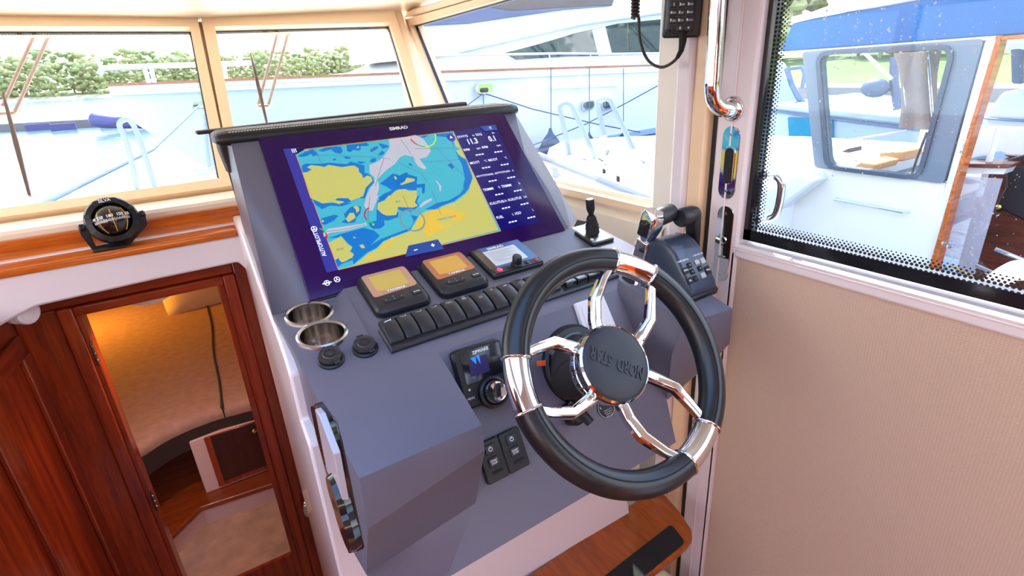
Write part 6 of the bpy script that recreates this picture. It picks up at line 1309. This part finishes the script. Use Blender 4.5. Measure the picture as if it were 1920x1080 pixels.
for p in (pts[1], pts[3]): mb = MB(); mb.tube([p, V((p.x, p.y, 1.0))], .012, 8); obj('rail_post', mb, rail_w, ob)
mb = MB(); pts2 = [hX(x, y, 1.42) for x, y in ((1100, 295), (1150, 322), (1190, 340), (1260, 372))]; mb.tube(pts2, .008, 8); obj('lower_tube', mb, M['white_gel'], ob)
for x, y in ((1131, 317), (1157, 334)): mb = MB(); mb.box(*[v for v in (hX(x, y, 1.43).x, hX(x, y, 1.43).x+.01)], hX(x, y, 1.43).y-.004, hX(x, y, 1.43).y+.004, hX(x, y, 1.43).z-.018, hX(x, y, 1.43).z+.018); obj('rail_foot', mb, M['black'], ob)
sd_ = thing('side_deck', 'white side deck of the own boat below the quarter window', 'deck', (1.45, 1.8, .9)); mb = MB(); mb.loft([[(1.12, y, .98), (1.12, y, 1.02), (1.55+.0*y, y, 1.0), (1.62, y, .95), (1.62, y, .6)] for y in (.2, 1.0, 2.0, 3.0)], False, False, False); obj('deck', mb, hull_w, sd_)
mb = MB(); q = [hZ(x, y, 1.015) for x, y in ((1030, 312), (1038, 314), (1054, 328), (1052, 332), (1034, 320))]; mb.loft([q, [p+V((0, 0, .012)) for p in q]]); obj('dark_cleat', mb, M['steel'], sd_)
# ------------------------------------------------------------------ neighbour boat with the blue canopy, to starboard
NX = 3.2; nyz = lambda x, y, X=NX: (hX(x, y, X).y, hX(x, y, X).z); FN = Matrix(((0, 0, 1, NX), (1, 0, 0, 0), (0, 1, 0, 0), (0, 0, 0, 1)))
NB = thing('canopy_boat', 'white cabin boat with a blue canopy, grey window frame and orange wooden post', 'boat', (NX+1, 1.2, WZ))
def npoly(name, pix, d0, d1, m, X=NX, bevel=0, par=None, seg=2):
    mb = MB(FN); mb.prism([nyz(x, y, X) for x, y in pix], d0+(X-NX), d1+(X-NX)); return obj(name, mb, m, par or NB, bevel=bevel, seg=seg)
blue_c = mat('royal blue canopy canvas', (.0, .105, .30), .65, noise=.08, nscale=6, bump=.3, bscale=40)
npoly('canopy_side', [(1461, 98), (1486, 42), (1640, 12), (1760, -10), (1960, -50), (1960, 62), (1870, 69)], 0, .05, blue_c, bevel=.01)
cz0, cz1 = nyz(1600, 15)[1], nyz(1461, 98)[1]; y0_, y1_ = nyz(1475, 70)[0], .25
mb = MB(); mb.loft([[(NX+.0, y, z), (NX+.5, y, z+.10), (NX+1.1, y, z+.13), (NX+1.7, y, z+.10), (NX+2.2, y, z)] for y, z in ((y0_+.02, cz0-.03), (y0_-.6, cz0+.03), (y1_, cz0+.04))], False, False, False); obj('canopy_top', mb, mat('white sunlit canopy top', (.80, .84, .90), .6), NB, ang=60)
mb = MB(FN); e_ = [nyz(x, y) for x, y in ((1458, 99), (1600, 89), (1760, 77), (1870, 69))]
mb.tube([(p[0], p[1]-.004, -.01) for p in e_], .009, 8); obj('canopy_piping', mb, M['white_gel'], NB); mb = MB(FN); e_ = [nyz(x, y) for x, y in ((1486, 40), (1560, 22), (1640, 10), (1760, -12))]; mb.tube([(p[0], p[1]+.006, .0) for p in e_], .018, 8); obj('canopy_edge', mb, M['white_gel'], NB)
grey = mat('blue grey window frame', (.16, .20, .24), .45); out_ = [nyz(x, y) for x, y in ((1508, 97), (1531, 313), (1772, 343), (1848, 72))]; inn_ = [nyz(x, y) for x, y in ((1542, 103), (1558, 309), (1724, 329), (1787, 92))]
oo = rquad(out_, .02, 3); ii = rquad(inn_, .05, 3); mb = MB(FN); n = len(oo)
for i in range(n): j = (i+1) % n; mb.hexa([(*oo[i], -.02), (*oo[j], -.02), (*ii[j], -.02), (*ii[i], -.02)], [(*oo[i], .03), (*oo[j], .03), (*ii[j], .03), (*ii[i], .03)])
obj('window_frame', mb, grey, NB)
mb = MB(FN); ji = [tuple(V(p)) for p in ii]; io = inset(ii, -.022)
for i in range(n): j = (i+1) % n; mb.hexa([(*io[i], -.034), (*io[j], -.034), (*ii[j], -.034), (*ii[i], -.034)], [(*io[i], -.01), (*io[j], -.01), (*ii[j], -.01), (*ii[i], -.01)])
obj('window_seal', mb, mat('slate seal', (.07, .09, .12), .4), NB)
mb = MB(FN); mb.prism(ii, .0, .004); obj('window_glass', mb, M['glass'], NB, ang=0)
npoly('cabin_side', [(1300, 275), (1440, 290), (1531, 312), (1774, 343), (1735, 560), (1700, 800), (1300, 800)], .0, .05, hull_c, bevel=.01)
npoly('cabin_post', [(1848, 72), (1873, 69), (1758, 470), (1740, 560), (1722, 560), (1774, 343)], -.005, .05, hull_c, bevel=.006)
npoly('wooden_post', [(1872, 66), (1881, 66), (1872, 104), (1800, 335), (1752, 520), (1730, 620), (1720, 618), (1740, 516), (1792, 335), (1850, 140)], -.02, .06, M['teak_x'], bevel=.004)
npoly('wooden_beam', [(1880, 68), (1990, 58), (1990, 66), (1880, 76)], -.02, .04, M['teak_x'], bevel=.003)
mb = MB(FN); a, b = nyz(1568, 372), nyz(1704, 397); mb.tube([(a[0], a[1], -.0), (a[0]-.01, a[1], -.035), (b[0]+.01, b[1], -.035), (b[0], b[1], -.0)], .008, 8); obj('hand_rail', mb, M['chrome'], NB)
npoly('ledge_step', [(1415, 352), (1530, 316), (1560, 330), (1480, 392), (1415, 420)], -.16, -.01, hull_w, bevel=.02)
# its interior: sole, lockers, rolled canvas, far side
mb = MB(); mb.box(NX+.05, NX+2.0, 1.13, 2.1, .72, .76); obj('cabin_sole', mb, mat('grey cabin sole', (.14, .135, .155), .6), NB)
mb = MB(); mb.box(NX+1.95, NX+2.0, 1.13, 2.1, .76, 1.02); obj('far_side', mb, hull_w, NB)
def nbox(name, pix, X, dx, m, bevel=.01):
    a = [hX(x, y, X) for x, y in pix]; mb = MB(); mb.loft([a, [p+V((dx, 0, 0)) for p in a]]); return obj(name, mb, m, NB, bevel=bevel)
pw = mat('orange pine', (.72, .36, .14), .5, noise=.1, nscale=8)
nbox('pine_box', [(1648, 285), (1696, 284), (1696, 302), (1648, 306)], NX+.9, .25, pw); nbox('pine_box', [(1590, 318), (1614, 303), (1642, 309), (1636, 322)], NX+.5, .3, pw); nbox('dark_locker', [(1575, 285), (1590, 278), (1592, 300), (1575, 302)], NX+1.2, .2, mat('dark brown locker', (.10, .05, .05), .5))
cv = mat('pale grey-brown gathered canvas', (.20, .16, .145), .7); mb = MB()
c0_, c1_ = hX(1716, 98, NX+1.5), hX(1726, 240, NX+1.5); rg = []
for t in range(9):
    f = t/8; c = c0_.lerp(c1_, f); w_ = .135*(1-.25*sin(pi*f)) ; rg.append([(c.x+w_*(1+.18*cos(5*2*pi*j/30+f))*cos(2*pi*j/30)*.6, c.y+w_*(1+.18*cos(5*2*pi*j/30+f))*sin(2*pi*j/30), c.z) for j in range(30)])
mb.loft(rg); obj('rolled_canvas', mb, cv, NB, ang=70)
for x, y0, x1, y1 in ((1689, 96, 1703, 240), (1739, 95, 1750, 238)): mb = MB(); mb.tube([hX(x, y0, NX+1.45), hX(x1, y1, NX+1.45)], .009, 8); obj('canopy_pole', mb, M['chrome'], NB)
mb = MB(); mb.tube([hX(1620, 98, NX+1.6), hX(1672, 148, NX+1.6)], .014, 8); obj('canopy_strut', mb, M['white_gel'], NB)
mb = MB(); mb.tube([hX(1738, 248, NX+.3), hX(1722, 290, NX+.3), hX(1710, 325, NX+.3)], .006, 6); obj('cable', mb, M['rubber'], NB)
for a, b in (((1545, 270), (1700, 245)), ((1722, 295), (1756, 280))): mb = MB(); mb.tube([hX(*a, NX+.4), hX(*b, NX+.4)], .006, 6); obj('guy_tape', mb, M['white_gel'], NB)
# aft cockpit of that boat: mahogany panels, vinyl curtain, seat, rails
mah2 = wood('reddish cockpit mahogany', lin(82, 36, 24), lin(128, 64, 44), (4, .5, 4), 1, .4, .2)
mb = MB(); mb.loft([[(NX+.45, 1.15, .2), (NX+.45, 1.15, 1.05), (NX+.5, 1.15, 1.05), (NX+.5, 1.15, .2)], [(NX+.45, -.6, .2), (NX+.45, -.6, 1.05), (NX+.5, -.6, 1.05), (NX+.5, -.6, .2)]]); obj('cockpit_panel', mb, mah2, NB)
mb = MB(); mb.box(NX-.1, NX+2, -.8, 1.12, .26, .30); obj('cockpit_sole', mb, mah2, NB)
q = [hX(x, y, NX+.08) for x, y in ((1796, 330), (1880, 335), (1840, 470), (1815, 560), (1745, 545), (1760, 470))]
cur = bpy.data.materials.new('milky vinyl'); cur.use_nodes = True; nt = cur.node_tree; nt.nodes.clear(); o_ = nt.nodes.new('ShaderNodeOutputMaterial'); mx = nt.nodes.new('ShaderNodeMixShader'); t_ = nt.nodes.new('ShaderNodeBsdfTransparent'); df = nt.nodes.new('ShaderNodeBsdfPrincipled'); df.inputs['Base Color'].default_value = (.62, .60, .68, 1); df.inputs['Roughness'].default_value = .2; mx.inputs[0].default_value = .42
nt.links.new(t_.outputs[0], mx.inputs[1]); nt.links.new(df.outputs[0], mx.inputs[2]); nt.links.new(mx.outputs[0], o_.inputs[0])
mb = MB(); mb.loft([q, [p+V((.004, 0, 0)) for p in q]]); obj('vinyl_curtain', mb, cur, NB)
npoly('shelf_edge', [(1800, 308), (1895, 309), (1890, 316), (1880, 317), (1798, 313)], .02, .2, mah2, NX+.1); npoly('white_coaming', [(1800, 315), (1885, 317), (1878, 328), (1795, 326)], .02, .16, hull_w, NX+.12)
npoly('cushion', [(1805, 300), (1845, 292), (1870, 302), (1838, 304)], .0, .2, mat('blue white cushion', (.30, .42, .52), .7), NX+.3)
nbox('black_engine_cover', [(1885, 300), (1960, 280), (1960, 400), (1930, 420), (1880, 395), (1872, 400), (1862, 396), (1885, 350)], NX+.25, .4, M['black'], .03)
mb = MB(); mb.ball(hX(1873, 388, NX+.23), .014, 10); obj('brass_stud', mb, M['knob_brass'], NB)
for a, b, r_ in (((1866, 467), (1950, 500), .010), ((1830, 498), (1905, 530), .010), ((1782, 497), (1826, 520), .006)): mb = MB(); mb.tube([hX(*a, NX-.05), hX(*b, NX-.05)], r_, 8); obj('rail_bar', mb, M['chrome'] if r_ > .008 else M['knob_brass'], NB)
mb = MB(); mb.tube([hX(1872, 240, NX+.2), hX(1836, 368, NX+.2)], .014, 8); obj('boat_hook', mb, hull_c, NB)
for x, y in ((1770, 456), (1779, 462), (1770, 502)): mb = MB(); mb.ball(hX(x, y, NX-.03), .012, 8); obj('catch', mb, M['chrome'], NB)
gh = thing('deck_handle', 'white curved grab handle outside the lower edge of the door window', 'handle', hX(1880, 520, 1.35)); mb = MB(); pts = [hX(x, y, 1.35) for x, y in ((1835, 548), (1860, 534), (1890, 512), (1905, 507), (1930, 506))]; mb.bar(smooth_path(pts, 4), .035, .03, (1, 0, 0)); obj('bar', mb, M['white_gel'], gh, bevel=.008)
hull_shade = mat('white topsides in painted blue shade', (.46, .51, .58), .25, coat=.3)  # white hulls; the shade on their near sides is put into this bluish grey
# white cruiser moored beyond it
CX = 8.0; cy_ = lambda x, y, X=CX: hX(x, y, X); CB = thing('white_cruiser', 'white cruiser with bow rails and a teal side window moored beyond the canopy boat', 'boat', (CX+1, 4, WZ))
def cpoly(name, pix, X, dx, m, bevel=0):
    a = [hX(x, y, X) for x, y in pix]; mb = MB(); mb.loft([a, [p+V((dx, 0, 0)) for p in a]]); return obj(name, mb, m, CB, bevel=bevel)
cpoly('hull', [(1440, 203), (1520, 214), (1620, 227), (1770, 245), (1990, 262), (1990, 300), (1440, 300)], CX, 2.5, hull_shade, .05); cpoly('deck', [(1455, 192), (1540, 202), (1700, 217), (1990, 232), (1990, 262), (1770, 245), (1620, 228), (1440, 206)], CX+.0, 2.2, hull_shade, .04)
cpoly('dark_strake', [(1440, 205), (1520, 216), (1640, 231), (1770, 247), (1770, 250), (1640, 235), (1520, 220), (1440, 209)], CX-.03, .04, mat('slate strake', (.14, .20, .30), .5))
cpoly('teal_window', [(1477, 220), (1560, 224), (1560, 286), (1480, 266)], CX-.06, .05, mat('teal window canvas', (.01, .20, .30), .35))
for x in (1600, 1640, 1684, 1724): mb = MB(); mb.tube([hX(x, 192+(x-1600)*.07, CX+.3), hX(x-4, 212+(x-1600)*.09, CX+.3)], .02, 6); obj('stanchion', mb, M['steel'], CB)
mb = MB(); mb.tube([hX(x, y, CX+.3) for x, y in ((1550, 182), (1620, 185), (1760, 193), (1960, 206))], .026, 8); obj('guard_rail', mb, M['white_gel'], CB)
mb = MB(); mb.tube([hX(x, y, CX+.4) for x, y in ((1475, 128), (1485, 160), (1500, 190))], .04, 8); mb.tube([hX(x, y, CX+.4) for x, y in ((1483, 128), (1503, 126), (1509, 138), (1504, 165))], .03, 8); mb.tube([hX(x, y, CX+.4) for x, y in ((1486, 160), (1498, 180), (1508, 193))], .03, 8); obj('bow_pulpit', mb, mat('slate blue tube', (.12, .18, .26), .4), CB, ang=60)
cpoly('windscreen_side', [(1440, 105), (1465, 118), (1488, 160), (1500, 200), (1440, 205)], CX+.6, .1, hull_shade, .02)
mb = MB(); mb.tube([hX(1677, 106, CX-.5), hX(1676, 150, CX-.5), hX(1684, 205, CX-.5)], .05, 8); mb.tube([hX(1677, 165, CX-.5), hX(1620, 172, CX-.5)], .03, 8); obj('outrigger', mb, mat('slate mast', (.10, .15, .24), .4), CB)
mb = MB(); mb.ball(hX(1641, 165, CX-.6), .15, 12, .7, 1.1, .75); obj('anchor_cover', mb, mat('slate cover', (.10, .13, .20), .5), CB)
c2_ = thing('white_cabin_cruiser', 'white cabin cruiser with a dark window post at the right edge of the view', 'boat', hX(1890, 240, 5.6)-V((0, 0, 1.2)))
for nm, pix, dx, m in (('topsides', [(1838, 300), (1850, 210), (1880, 172), (1990, 160), (1990, 330)], 1.2, hull_shade), ('cabin_top', [(1872, 76), (1990, 66), (1990, 92), (1878, 96)], 1.0, hull_shade), ('window_post', [(1893, 90), (1918, 88), (1917, 158), (1895, 158)], .1, mat('navy window post', (.05, .08, .14), .4)), ('strake', [(1832, 219), (1990, 228), (1990, 233), (1832, 222)], -.04, bpy.data.materials['slate strake'])):
    a = [hX(x, y, 5.6) for x, y in pix]; mb = MB(); mb.loft([a, [p+V((dx, 0, 0)) for p in a]]); obj(nm, mb, m, c2_, bevel=.02)
